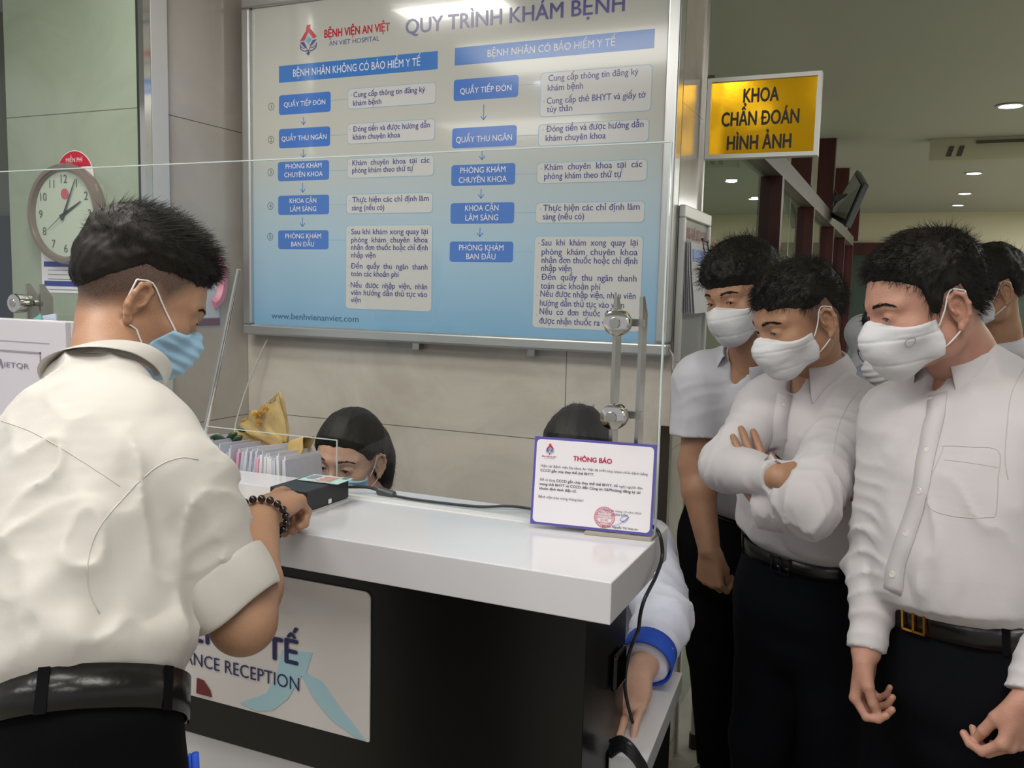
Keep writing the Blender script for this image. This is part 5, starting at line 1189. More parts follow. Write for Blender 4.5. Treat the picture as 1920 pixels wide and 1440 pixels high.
def build_person(label, sp, group=None):
    N_ = np.array(sp['N'], float); Pb_ = np.array(sp['P'], float); aN, aP = sp['az']; fN, rN = azf(aN); fP, rP = azf(aP); w = unit(N_-Pb_); L = np.linalg.norm(N_-Pb_)
    root = empty('person', (Pb_[0], Pb_[1], 0), label, 'person', group)
    S_ = sp.get('s', 1.); skin = sp['skin']; vf = []; at_ = []
    T, bvh = mk_head(root, sp['head'], skin, vf, at_)
    fw = unit(fN-w*(fN@w)); rw = unit(np.cross(fw, w))
    sh = {}
    for sd, nm in ((1, 'R'), (-1, 'L')):
        A = sp[nm]; sh[nm] = np.array(A['S'], float) if A.get('S') is not None else N_+rw*sp.get('sw', .175)*sd-w*sp.get('sd', .06)
    W = sp.get('wid', 1.); Dp = sp.get('dep', 1.); bel = sp.get('belly', 0.); hunch = sp.get('hunch', .0)
    def sec(t, rx, ry, fo=0.):
        f = fP*(1-min(max(t, 0), 1))+fN*min(max(t, 0), 1); r = rP*(1-min(max(t, 0), 1))+rN*min(max(t, 0), 1)
        return (Pb_+w*L*t+unit(f)*fo-unit(f)*hunch*math.sin(min(max(t, 0), 1)*math.pi), unit(r), rx*W, ry*Dp)
    core = [sec(-.02, .135, .095), sec(.1, .130, .095+bel*.6), sec(.4, .135, .10+bel*.6, bel*.3), sec(.68, .150, .105, .005), sec(.85, .135, .085), sec(.95, .09, .06), sec(1.02, .05, .05)]
    thr = Ell(N_+fw*.024-w*.040, (.050, .034, .045), np.stack([rw, fw, w], 1), k=.03)
    # skin body
    pr = [Loft(core, k=.02), thr]
    Vc, Qc = implicit(pr, .006); vf.append((Vc, Qc)); at_.append(np.zeros(len(Vc)))
    sleeve = []; bulk = sp.get('bulk', 1.)
    for sd, nm in ((1, 'R'), (-1, 'L')):
        A = sp[nm]; Sp, Ep, Wp = sh[nm], np.array(A['E'], float), np.array(A['W'], float); Hd = unit(A['hd']) if 'hd' in A else unit(Wp-Ep)
        pr = arm_prims(Sp-unit(Sp-N_)*.02, Ep, Wp, A.get('s', 1.), A.get('r', (.048, .041, .041, .027) if A.get('sleeve', 'long') != 'long' else (.042, .035, .034, .025)))
        if A.get('hand', True): pr += hand_prims(Wp, Hd, A['palm'], A.get('curl', [(.5, .5, .4)]*4), A.get('side', sd), A.get('hs', .98), thumb=A.get('thumb', (.5, .5)), spread=A.get('spread', .06))
        hh = A.get('h', .0032); Va, Qa = implicit(pr, hh); vf.append((Va, Qa)); at_.append(np.zeros(len(Va)))
        ty = A.get('sleeve', 'long'); r0, r1, r2, r3 = [q*bulk for q in A.get('sr', (.060, .053, .051, .040))]; dS = unit(Sp-N_)
        sleeve += [Cone(N_+rw*sd*.045-w*.028, Sp, .040, r0*.92, k=.04)]
        if ty == 'long':
            cw = Wp-(Wp-Ep)/np.linalg.norm(Wp-Ep)*A.get('cuff', .012); dE = unit(cw-Ep)
            sleeve += [Cone(Sp, Ep, r0, r1, k=.03), Cone(Ep, cw-dE*.065, r1, r2*.9, k=.008), Trunc(cw-dE*.06, cw, r3*.97, r3*.92, k=.004)]
        elif ty == 'short':
            q = Sp+(Ep-Sp)*A.get('sl', .72); sleeve += [Trunc(Sp, q, r0, r1*1.12, k=.03)]
        elif ty == 'rolled':
            q = Ep+(Wp-Ep)*A.get('sl', .18); dE = unit(q-Ep); sleeve += [Cone(Sp, Ep, r0, r1*1.05, k=.03), Trunc(Ep-dE*.02, q, r1*1.08, r1*1.12, k=.012)]
        A['_pts'] = (Sp, Ep, Wp)
    mesh_np('body', vf, skin, root, attr=np.concatenate(at_))
    # shirt
    s0 = sp.get('loft') or [(-.06, .142, .102), (-.02, .148, .108), (.03, .150, .112), (.11, .170, .132), (.22, .166, .128), (.45, .163, .122), (.66, .172, .122), (.82, .160, .104), (.92, .115, .078), (.985, .066, .062)]
    secs = [sec(t, rx, ry+bel*math.exp(-((t-.32)/.2)**2), bel*.6*math.exp(-((t-.32)/.2)**2)) for t, rx, ry in s0]
    low = sp.get('untucked')
    tor = CutLoft(secs, k=.03, n=sp.get('sq', 2.25)); tor.o = Pb_-w*(.014 if sp.get('legs') != 'sit' else .2); tor.nn = -w
    prims = [tor]+sleeve+list(sp.get('folds', []))
    vo = N_+fw*.055-w*.012; prims += [Cone(N_+w*.05+fw*.006, N_-w*.02+fw*.010, .054, .048, k=.006, sub=True), Ell(vo, (.013, .04, .032), np.stack([rw, fw, w], 1), k=.006, sub=True)]
    h = sp.get('h', .0052)
    base = sp.get('cloth') or cloth(sp.get('am', .009), seed=sp.get('seed', 1))
    A_ = [(sp[n_]['_pts'], sp[n_].get('sleeve', 'long')) for n_ in 'RL']
    seed_ = sp.get('seed', 1)*1.9
    def disp(P):
        d = base(P)*np.clip(((P-Pb_)@w)/.07, .12, 1)
        for (Sp, Ep, Wp), ty in A_:
            for a, b, am, pr_ in ((Sp, Ep, .0035, .040), (Ep, Wp, .0045, .034)):
                ab = b-a; L2 = np.linalg.norm(ab); u = ab/L2; s_ = (P-a)@u; rad = np.linalg.norm(P-a-s_[:, None]*u, axis=1); mk_ = np.exp(-(np.maximum(rad-.075, 0)/.02)**2)*(s_ > -.01)*(s_ < L2+.02)
                near = np.exp(-((P-Ep)**2).sum(1)/.09**2)*.9+.35
                d = d+mk_*near*am*(1.1*(1-np.abs(np.sin(s_*math.pi/pr_+noise(P*9+seed_)*7)))**1.6-.4)*np.clip(noise(P*7+seed_)*2.4-.4, .1, 1)*1.7
        bl = sp.get('blouse', .006); hgt = (P-Pb_)@w
        for cp, cr_ in sp.get('calm', []): d = d*np.clip((np.linalg.norm(P-cp, axis=1)-cr_*.6)/(cr_*.6), 0, 1)
        d = d+bl*np.exp(-((hgt-.060)/.030)**2)*(np.abs(noise(P*np.array([22, 22, 3])+3)*2-1)-.35)*2
        return d
    V, Q = implicit(prims, h, disp=disp)
    shirt = mesh_np('shirt', [(V, Q)], sp['shirt'], root)
    if sp.get('shirt_label'): shirt['label'] = sp['shirt_label']
    sb = BVHTree.FromPolygons([tuple(v) for v in V], [tuple(map(int, q)) for q in Q])
    cN = sp.get('collar', {})
    if cN is not None: collar(root, sp['shirt'], N_+w*cN.pop('up', .0)+fw*cN.pop('fo', .004), unit(w*(1-cN.get('tilt', .25))+fw*cN.pop('tilt', .25)), rw, fw, **cN)
    # trousers
    zf = 0.
    hips = sp.get('hips', {}); hz = Pb_[2]
    stance = sp.get('stance', .10); fN2 = fP
    kneez = hz*.50
    if sp.get('legs', 'stand') == 'stand':
        C0 = Pb_.copy(); crotch = Pb_-UPV*.20
        leg = []
        ft = sp.get('feet') or [Pb_*[1, 1, 0]+rP*stance, Pb_*[1, 1, 0]-rP*stance]
        pr = [Loft([(Pb_+UPV*.018, rP, .152*W, .112*Dp), (Pb_-UPV*.06, rP, .158*W, .118*Dp+bel*.15), (Pb_-UPV*.14, rP, .168*W, .125*Dp+bel*.1), (Pb_-UPV*.20, rP, .16*W, .11*Dp)], k=.03, n=2.3)]
        for sd, fo in ((1, ft[0]), (-1, ft[1])):
            fo = np.array(fo, float); hp = Pb_-UPV*.12+rP*sd*.078*W; kn = (hp+fo+UPV*.09)*.5+fP*.012; an = fo+UPV*.075
            pr += [Cone(hp, kn, .094*W, .074, k=.03), Trunc(kn, an-UPV*.035, .074, .060, k=.03)]
            shoe = [Ell(fo+fP*.055+UPV*.042, (.046, .135, .036), np.stack([rP, fP, UPV], 1), k=.02), Ell(fo-fP*.03+UPV*.055, (.036, .05, .045), np.stack([rP, fP, UPV], 1), k=.02)]
            fl = Plane(fo+UPV*.003, -UPV)
            Vs, Qs = implicit(shoe, .005, cuts=[fl]); mesh_np('shoe', [(Vs, Qs)], mat('black_leather', '0e0d0d', rough=.22), root)
        def tdisp(P):
            o_ = sp.get('seed', 1)*1.7; return .006*(np.abs(noise(P*np.array([9, 9, 4])+o_)*2-1)-.4)+.003*(noise(P*20+o_)-.5)
        top = Plane(Pb_+w*.016, w)
        V2, Q2 = implicit(pr, sp.get('ht', .008), cuts=[top], disp=tdisp); tro = mesh_np('trousers', [(V2, Q2)], sp['trousers'], root)
        # belt
        mb = MB(); nn = 72; e_ = 2.3; fb = unit(fP-w*(fP@w)); rb = unit(np.cross(fb, w))
        if sp.get('belt'):
            for i in range(nn):
                al = 2*math.pi*i/nn; c, s_ = math.cos(al), math.sin(al); rx, ry = .152*W+.008, .112*Dp+.008
                rr = 1/((abs(c)/rx)**e_+(abs(s_)/ry)**e_)**(1/e_); p = Pb_+rb*rr*c+fb*rr*s_
                bh_ = sp.get('belth', .018); mb.v += [tuple(p-w*bh_), tuple(p+w*bh_*.9)]
            mb.f = [(2*i, 2*((i+1) % nn), 2*((i+1) % nn)+1, 2*i+1) for i in range(nn)]; mb.mi = [0]*nn
            bo = mb.obj('belt', sp['belt'], root, smooth=True, solid=.004)
            fc = Pb_+fb*(.112*Dp+.012)
            if sp.get('buckle'):
                bw, bh = .024, .020; m = MB()
                for q in ((-bw, -bw+.004, -bh, bh), (bw-.004, bw, -bh, bh), (-bw, bw, bh-.004, bh), (-bw, bw, -bh, -bh+.004), (-.002, .002, -bh, bh)):
                    m.quadbox(fc+rb*q[0]+w*q[2], fc+rb*q[1]+w*q[2], fc+rb*q[1]+w*q[3], fc+rb*q[0]+w*q[3], fb*.004)
                m.obj('belt_buckle', sp['buckle'], root)
            for al in sp.get('loops', (35, 145, 215, 270, 325)):
                al = math.radians(al); c, s_ = math.cos(al), math.sin(al); rx, ry = .152*W+.009, .112*Dp+.009; rr = 1/((abs(c)/rx)**e_+(abs(s_)/ry)**e_)**(1/e_); p = Pb_+rb*rr*c+fb*rr*s_; o_ = unit(rb*c/rx+fb*s_/ry); tt = np.cross(w, o_)
                m = MB(); m.quadbox(p-tt*.006-w*.026, p+tt*.006-w*.026, p+tt*.006+w*.022, p-tt*.006+w*.022, o_*.002); m.obj('belt_loop', sp['trousers'], root)
    else:
        st = sp['seat']; pr = [Loft([(Pb_, rP, .15*W, .11), (Pb_-UPV*.1, rP, .17*W, .13)], k=.03)]
        for sd in (1, -1):
            hp = Pb_-UPV*.08+rP*sd*.08; kn = hp+fP*.34+rP*sd*.02; kn[2] = .50; an = kn+fP*.02; an[2] = .08
            pr += [Cone(hp, kn, .085, .062, k=.03), Trunc(kn, an, .060, .050, k=.03)]
            fo = an*[1, 1, 0]; shoe = [Ell(fo+fP*.045+UPV*.04, (.04, .115, .034), np.stack([rP, fP, UPV], 1), k=.02), Ell(fo-fP*.03+UPV*.05, (.033, .045, .04), np.stack([rP, fP, UPV], 1), k=.02)]
            Vs, Qs = implicit(shoe, .007, cuts=[Plane(fo+UPV*.003, -UPV)]); mesh_np('shoe', [(Vs, Qs)], mat('black_leather', '0e0d0d', rough=.22), root)
        V2, Q2 = implicit(pr, .010); mesh_np('trousers', [(V2, Q2)], sp['trousers'], root)
    return root, shirt, sb, T
def pj(p):
    q = MW.T@(np.array(p)-O0); return (960+F*q[0]/q[2], 720+F*q[1]/q[2], q[2])
m_shA = mat('white_shirt_warm', 'c6c2bb', rough=.75, sheen=.2, bump=.0012, bscale=26)
m_sh1 = mat('white_shirt_cool', 'c5c5cd', rough=.75, sheen=.2, bump=.0012, bscale=26)
m_sh2 = mat('white_shirt', 'c9c5c8', rough=.75, sheen=.2, bump=.0012, bscale=26)
m_shb = mat('pale_blue_shirt', 'a3aac4', rough=.75, sheen=.2, bump=.0012, bscale=26)
m_coat = mat('white_coat', 'd5d8ea', rough=.75, sheen=.2, bump=.001, bscale=26)
m_navyc = mat('navy_cloth', '1d2a58', rough=.8)
m_royal = mat('royal_blue_cloth', '1f4fc4', rough=.7)
m_trA = mat('black_trousers', '08080a', rough=.85, spec=.12, bump=.0008, bscale=60)
m_tr = mat('dark_navy_trousers', '080a10', rough=.85, spec=.12, bump=.0008, bscale=60)
m_belt = mat('black_leather_belt', '141312', rough=.28, bump=.0006, bscale=80)
m_gold = mat('gold_buckle', 'c89a34', rough=.2, metal=1)
m_mkw = mat('white_mask', 'd4d5d8', rough=.75, bump=.0006, bscale=120); m_mkb = mat('blue_mask', 'a5cfec', rough=.75, bump=.0006, bscale=120)
sk1 = skin_mat('skin_tan', 'ad866a'); sk2 = skin_mat('skin_brown', 'a98267'); sk3 = skin_mat('skin_ruddy', 'bb8e7b'); sk4 = skin_mat('skin_pale', 'c8a28d')
m_thread = mat('shirt_seam', 'c2beb7', rough=.8)
m_but = mat('pearl_button', 'd9d6cf', rough=.2, coat=.6)

# ---------------- man in the foreground, back to the camera
cA = at(262, 560, 1.35); NA = at(196, 728, 1.24)
fA, rA = azf(12); SA = at(312, 900, 1.12); EA = at(456, 1166, 1.13); WA = onz(489, 966, 1.155)
def dirA(p, n, r):
    t = np.clip((p[2]-.05)/.06, 0, 1); return unit(n*(.22+.3*t)+np.array([0, .75*t+.1, .22*t-.5*(1-t)])+r.randn(3)*.2)
reader_target = onz(573, 908, CZ+.0405+.008)
hdA = unit(onz(560, 922, 1.160)-WA)
spA = dict(N=NA, P=at(140, 1335, 1.04), az=(12, 18), skin=sk1, shirt=m_shA, trousers=m_trA, belt=m_belt, buckle=None, h=.0042, seed=4, wid=.94, dep=.95, hunch=.02, am=.021, belth=.024, calm=[(SA+(EA-SA)*.74, .075)], sw=.185, sd=.05,
    head=dict(c=cA, rot=(33, 27, 0), neck=NA+np.array([0, 0, -.01]), neck_r=.051, h=.0018, s=.97, gz=.7, band=.0014,
        fade=([(-.13, -.075), (-.06, -.06), (-.02, -.02), (.0, .0), (.02, -.012), (.035, .01), (.05, .03), (.07, .05)], .035, .85),
        hair=dict(prof=[(-.13, -.045), (-.09, -.03), (-.06, .012), (-.03, .042), (.02, .050), (.05, .050), (.07, .058), (.10, .066)], top=.020, side=.006, amp=.0035, freq=(60, 26, 40),
            n=9000, dir=dirA, L=lambda p, r: (.006+.019*np.clip((p[2]-.05)/.06, 0, 1))*(.5+.9*r.rand()), r=lambda p, r: .0004+.0003*r.rand(), droop=.1, wob=.25),
        mask=dict(kind='surgical', mat=m_mkb, label='light blue pleated face mask', top=-.006, bot=-.118, side=.020, lo=-.086, rear=[.012, .032, .056])),
    R=dict(S=SA, E=EA, W=WA, hd=hdA, palm=(0.1, 0, -1), curl=[(-.05, .16, .22), (.75, 1.3, .9), (.80, 1.35, .9), (.85, 1.4, .9)], side=1, thumb=(.25, .9), sleeve='short', sl=.80, r=(.047, .041, .041, .0265), sr=(.056, .047, .0, .0), h=.0022, hs=1.0, cuff=0),
    L=dict(S=None, E=at(-40, 1000, 1.52), W=at(60, 1010, 1.62), palm=(0, 0, -1), sleeve='rolled', sl=.2, sr=(.066, .060, 0, 0), h=.005),
    collar=dict(a=.060, b=.064, stand=.032, fall=.042, tip=.03, tilt=.50, up=.024, flare=.012, thick=.002),
    loops=(60, 20, 330, 285, 240), stance=.10, feet=[at(140, 1335, 1.04)*[1, 1, 0]+rA*.13+fA*.10, at(140, 1335, 1.04)*[1, 1, 0]-rA*.10-fA*.05])
rootA, shA, bvA, TA = build_person('person in the foreground, faded black hair, light blue mask, leaning on the counter', spA)
# garment details
surf_line(bvA, [(-10, 785), (60, 810), (130, 850), (190, 888), (225, 912)], .0007, 'yoke_seam', m_thread, rootA)
surf_line(bvA, [(372, 862), (340, 858), (300, 872), (262, 902), (228, 938), (196, 975), (174, 1015), (164, 1060), (168, 1110), (186, 1150)], .0009, 'armhole_seam', m_thread, rootA)
# rolled cuff of the near sleeve
def cuff_ring(E_, W_2, t0, t1, r0, r1, name, m, root, seed=0):
    u = unit(W_2-E_); a = unit(np.cross(u, UPV)); b = np.cross(u, a); n = 48; V = []
    for j in range(7):
        f = j/6; q = E_+(W_2-E_)*(t0+(t1-t0)*f)
        for k in range(n):
            al = 2*math.pi*k/n; rr = (r0+(r1-r0)*f)*(1+.04*math.sin(2*al+seed)+.025*math.sin(5*al+f*2)); rr += .003*math.sin(f*math.pi)
            V.append(q+(a*math.cos(al)+b*math.sin(al))*rr+u*.006*math.sin(al*2+1))
    mb = MB(); mb.add(V, [(j*n+k, j*n+(k+1) % n, (j+1)*n+(k+1) % n, (j+1)*n+k) for j in range(6) for k in range(n)]); return mb.obj(name, m, root, smooth=True, solid=.005, subsurf=1)
cuff_ring(SA, EA, .60, .90, .0600, .0595, 'rolled_cuff', m_shA, rootA)
# bead bracelet
u = unit(EA-WA); ctr = WA+u*.012; a = unit(np.cross(u, UPV)); b = np.cross(u, a); a, b = a*.038, b*.034; m = MB()
for k in range(19):
    al = 2*math.pi*k/19; m.ball(ctr+a*math.cos(al)+b*math.sin(al)+u*.006*math.sin(al), .0059, 14, 9)
br = m.obj('bead_bracelet', mat('dark_red_wood_bead', '22100f', rough=.12, coat=.6), rootA, smooth=True); br['label'] = 'dark brown round bead bracelet'
m = MB(); p = at(366, 1412, .99); m.tube([p, p+np.array([.002, .0, -.05])], .004, 10); m.tube([p+np.array([-.004, -.004, 0]), p+np.array([-.003, -.004, -.03])], .0018, 6)
t = empty('ballpoint_pen', tuple(p), 'blue ballpoint pen clipped in the trouser pocket of the foreground man', 'pen'); m.obj('barrel', m_royal, t, smooth=True)

# ---------------- man three: right edge
c3 = at(1733, 572, 1.48); N3 = at(1814, 694, 1.54); P3 = at(1822, 1142, 1.55)
def dirS(p, n, r): return unit(n*.16+np.array([.15*np.sign(p[0]), .35*np.sign(p[1]+.02), -.45*np.clip(1.3-p[2]/.08, .0, 1)])+np.array([0, .5, 0])*(p[2] > .07)+r.randn(3)*.17)
hairM = lambda top=.010, side=.006, seed=3, n=2600, L=.016, prof=None, **k: dict(prof=prof or [(-.13, -.055), (-.07, -.045), (-.045, -.01), (-.03, .03), (.0, .022), (.012, -.012), (.026, -.008), (.034, .035), (.06, .056), (.10, .070)], top=top, side=side, seed=seed, amp=.0045, freq=(80, 40, 40), n=n, dir=dirS, L=lambda p, r: L*(.6+.8*r.rand()), r=lambda p, r: .0004+.0003*r.rand(), droop=.35, wob=.3, **k)
sp3 = dict(N=N3, P=P3, az=(-138, -138), skin=sk3, shirt=m_sh2, trousers=m_tr, belt=m_belt, buckle=m_gold, h=.0046, seed=9, am=.018, belth=.021, wid=1.12, dep=1.12, belly=.022, sw=.168, sd=.062,
    head=dict(c=c3, rot=(-117, 17, 0), neck=N3+UPV*.0, neck_r=.058, h=.0018, s=.96, gz=.8, gx=-.1, jaw=1.08, band=.0014, seed=5,
        fade=([(-.13, -.075), (-.06, -.06), (-.02, -.0), (.012, -.02), (.03, .01), (.05, .035), (.07, .05)], .03, .45),
        hair=hairM(top=.010, side=.004, seed=8, L=.020, n=6000),
        mask=dict(kind='fold', mat=m_mkw, label='white folded respirator style face mask', top=.0, bot=-.122, side=.014, lo=-.078)),
    R=dict(S=at(1682, 782, 1.60), E=at(1656, 1010, 1.60), W=at(1624, 1222, 1.54), palm=(.6, -.2, 0), hd=(-.06, -.04, -1), curl=[(.75, 1.0, .6), (.85, 1.1, .6), (.95, 1.2, .6), (1., 1.3, .6)], side=1, hs=.86, thumb=(.2, .6), sr=(.058, .047, .042, .034), cuff=.004, h=.0026),
    L=dict(S=at(1948, 800, 1.42), E=at(1990, 1075, 1.42), W=at(1932, 1306, 1.36), palm=(-.6, .5, 0), hd=(-.25, -.15, -1), curl=[(.7, .9, .5), (.8, 1.1, .6), (.9, 1.2, .6), (1., 1.3, .6)], side=-1, hs=.9, thumb=(.2, .6), sr=(.060, .050, .045, .038), cuff=.004, h=.0026),
    collar=dict(a=.066, b=.070, stand=.034, fall=.042, tip=.045, tilt=.36, gap=26, spread=.02, up=.0), stance=.11)
root3, sh3, bv3, T3 = build_person('person nearest the right edge, ruddy face, large white mask and gold belt buckle', sp3)
surf_ribbon(bv3, [(1758, 738), (1748, 800), (1735, 860), (1722, 930), (1700, 1000), (1680, 1060), (1672, 1110)], .032, 'button_placket', m_sh2, root3, off=.0012)
for p in ((1753, 763), (1738, 842), (1724, 921), (1699, 1000), (1673, 1077)): surf_button(bv3, *p, 'button', m_but, root3)
surf_line(bv3, [(1768, 842), (1771, 836), (1820, 838), (1872, 846), (1871, 900), (1867, 962), (1850, 970), (1790, 968), (1742, 950), (1745, 900), (1768, 842)], .0007, 'chest_pocket', m_thread, root3, n=90)
surf_line(bv3, [(1771, 862), (1820, 868), (1871, 876)], .0006, 'pocket_hem', m_thread, root3)
surf_line(bv3, [(1920, 690), (1896, 740), (1888, 800), (1884, 860), (1890, 900)], .0007, 'armhole_seam', m_thread, root3)
h = None
# printed mark on the mask
mo = sp3['head']['_mask']; bm_ = BVHTree.FromPolygons([v.co for v in mo.data.vertices], [tuple(p.vertices) for p in mo.data.polygons])
surf_line(bm_, [(1697, 641), (1703, 635), (1713, 633), (1717, 637), (1714, 645), (1706, 650), (1698, 648), (1697, 641)], .0004, 'printed_mark', mat('mask_mark', '9a97a0', rough=.6), mo, off=.0006, n=40)

# ---------------- man two: arms crossed
c2 = at(1497, 597, 1.79); N2 = at(1528, 690, 1.89); P2 = at(1522, 1022, 2.00)
sp2 = dict(N=N2, P=P2, az=(-152, -155), skin=sk2, shirt=m_sh2, trousers=m_tr, belt=m_belt, buckle=mat('silver_buckle', 'a9a9a9', rough=.2, metal=1), h=.0046, seed=14, am=.017, wid=.98, dep=1.0, sw=.150, sd=.055, blouse=.012,
    head=dict(c=c2, rot=(-130, 22, 0), neck=N2, neck_r=.052, h=.002, s=.93, gz=.8, gx=-.2, jaw=1.0, band=.0013, seed=7,
        fade=([(-.13, -.07), (-.06, -.05), (-.02, -.0), (.012, -.03), (.03, .01), (.05, .035), (.07, .05)], .03, .6),
        hair=hairM(top=.006, side=.002, seed=12, L=.020, n=5000, prof=[(-.13, -.035), (-.07, -.02), (-.045, .01), (-.03, .035), (.0, .032), (.02, .028), (.034, .035), (.06, .045), (.10, .052)]),
        mask=dict(kind='fold', mat=m_mkw, label='white folded face mask with ear loops', top=-.004, bot=-.118, side=.014, lo=-.080)),
    R=dict(S=at(1448, 752, 1.91), E=at(1356, 872, 1.85), W=at(1462, 896, 1.67), palm=(.3, .6, -.2), hd=(.8, .5, -.35), curl=[(.2, .3, .2)]*4, side=1, sr=(.055, .050, .045, .038), cuff=.012, h=.0035),
    L=dict(S=at(1600, 790, 1.84), E=at(1512, 938, 1.66), W=at(1436, 945, 1.75), palm=(-.2, .9, -.1), hd=at(1388, 818, 1.73)-at(1440, 948, 1.68), curl=[(.15, .3, .2), (.1, .25, .2), (.12, .25, .2), (.2, .3, .2)], side=-1, spread=.05, hs=.92, sr=(.058, .053, .047, .040), cuff=-.002, h=.0026),
    collar=dict(a=.064, b=.068, stand=.032, fall=.040, tip=.045, tilt=.25, gap=30, spread=.02), stance=.10)
root2, sh2, bv2, T2 = build_person('person with crossed arms, white mask and rolled white shirt, between two other men in white', sp2)
surf_ribbon(bv2, [(1472, 738), (1464, 780), (1458, 830), (1454, 866)], .030, 'button_placket', m_sh2, root2, off=.0012)
for p in ((1468, 758), (1459, 808), (1455, 852)): surf_button(bv2, *p, 'button', m_but, root2)
surf_line(bv2, [(1612, 732), (1590, 760), (1572, 800), (1562, 850)], .0007, 'armhole_seam', m_thread, root2)

# ---------------- man one: short sleeves
c1 = at(1392, 552, 2.16); N1 = at(1410, 670, 2.24); P1 = at(1385, 930, 2.52)
def dirF(p, n, r): return unit(n*.5+np.array([.1, .3, .0])+r.randn(3)*.45)
sp1 = dict(N=N1, P=P1, az=(-160, -165), skin=sk2, shirt=m_sh1, trousers=m_trA, belt=m_belt, buckle=None, h=.0055, seed=21, wid=.98, dep=.98, sw=.158, sd=.06,
    head=dict(c=c1, rot=(-150, 16, -6), neck=N1+UPV*.0, neck_r=.056, h=.0023, s=.97, gz=.5, gx=-.5, seed=9,
        hair=dict(hairM(top=.022, side=.012, seed=17, n=2600, L=.026, prof=[(-.13, -.055), (-.07, -.05), (-.045, -.02), (-.03, .03), (.0, .022), (.012, -.012), (.026, -.008), (.034, .025), (.06, .034), (.10, .040)]), dir=dirF, wob=.7),
        mask=dict(kind='fold', mat=m_mkw, label='white pleated face mask', top=-.004, bot=-.116, side=.02, lo=-.080)),
    R=dict(S=at(1312, 712, 2.30), E=at(1302, 872, 2.32), W=at(1330, 1030, 2.27), palm=(.3, .8, 0), hd=(.06, 0, -1), curl=[(.9, 1.2, .7), (1., 1.3, .7), (1., 1.3, .7), (1.1, 1.3, .7)], side=1, thumb=(.2, .9), sleeve='short', sl=.66, sr=(.064, .062, 0, 0), r=(.050, .044, .042, .028), h=.003),
    L=dict(S=None, E=at(1530, 900, 2.2), W=at(1500, 1060, 2.2), palm=(.3, .8, 0), sleeve='short', sl=.7, sr=(.062, .060, 0, 0), h=.005),
    collar=dict(a=.062, b=.066, stand=.030, fall=.036, tip=.035, tilt=.25, gap=34, spread=.02), stance=.09, feet=[onz(1343, 1462, 0.0), onz(1343, 1462, 0.0)-azf(-165)[1]*.2])
root1, sh1, bv1, T1 = build_person('person in short sleeve white shirt and white mask with fluffy hair, beside the tiled pillar', sp1)

# ---------------- man five: far right behind
c5 = at(1850, 545, 2.62); N5 = at(1880, 655, 2.66); P5 = at(1885, 900, 2.75)
sp5 = dict(N=N5, P=P5, az=(-120, -120), skin=sk2, shirt=m_sh1, trousers=m_tr, belt=m_belt, h=.007, seed=31, sw=.165, sd=.06, ht=.012,
    head=dict(c=c5, rot=(-112, 12, 0), neck=N5, h=.003, s=1.0, gz=.4, hair=hairM(top=.018, side=.008, seed=27, n=1200, L=.02), mask=dict(kind='fold', mat=m_mkw, label='white face mask', top=-.002, bot=-.116, side=.016, lo=-.08)),
    R=dict(S=None, E=at(1830, 790, 2.8), W=at(1820, 920, 2.7), palm=(.5, 0, 0), h=.005), L=dict(S=None, E=at(1960, 800, 2.5), W=at(1950, 920, 2.45), palm=(-.5, 0, 0), h=.005), collar=dict(stand=.03, fall=.036, tip=.035))
build_person('person in white shirt and white mask standing farthest right, behind the ruddy faced man', sp5)
# ---------------- man four: pale blue shirt with glasses, mostly hidden
c4 = at(1696, 640, 2.04); N4 = at(1690, 735, 2.08); P4 = at(1700, 1000, 2.2)
sp4 = dict(N=N4, P=P4, az=(-125, -125), skin=sk2, shirt=m_shb, trousers=m_tr, belt=m_belt, h=.006, seed=33, sw=.16, sd=.06, ht=.012,
    head=dict(c=c4, rot=(-120, 22, 0), neck=N4, h=.003, s=.93, gz=.6, hair=hairM(seed=37, n=900), mask=dict(kind='surgical', mat=m_mkw, label='white face mask under glasses', top=-.008, bot=-.118, side=.016, lo=-.08)),
    R=dict(S=None, E=at(1650, 900, 2.25), W=at(1660, 1030, 2.15), palm=(.5, 0, 0), h=.005), L=dict(S=None, E=at(1770, 900, 2.0), W=at(1770, 1030, 1.95), palm=(-.5, 0, 0), h=.005), collar=dict(stand=.03, fall=.036, tip=.035))
root4, sh4, bv4, T4 = build_person('person with glasses and pale blue shirt, half hidden behind the ruddy faced man', sp4)
m = MB()
for sg in (-1, 1):
    m.tube([T4(np.array([[sg*.033+.024*math.cos(a), .098-.003*abs(math.cos(a)), -.002+.018*math.sin(a)]]))[0] for a in np.linspace(0, 2*math.pi, 22)], .0011, 6, cap=False)
    m.tube([T4(np.array([q]))[0] for q in ((sg*.057, .094, .004), (sg*.074, .05, .006), (sg*.079, -.005, .008))], .0013, 6)
m.tube([T4(np.array([q]))[0] for q in ((-.009, .100, .0), (0, .104, .002), (.009, .100, .0))], .0012, 6)
m.obj('glasses', mat('dark_metal', '3a3638', rough=.3, metal=.7), root4, smooth=True)
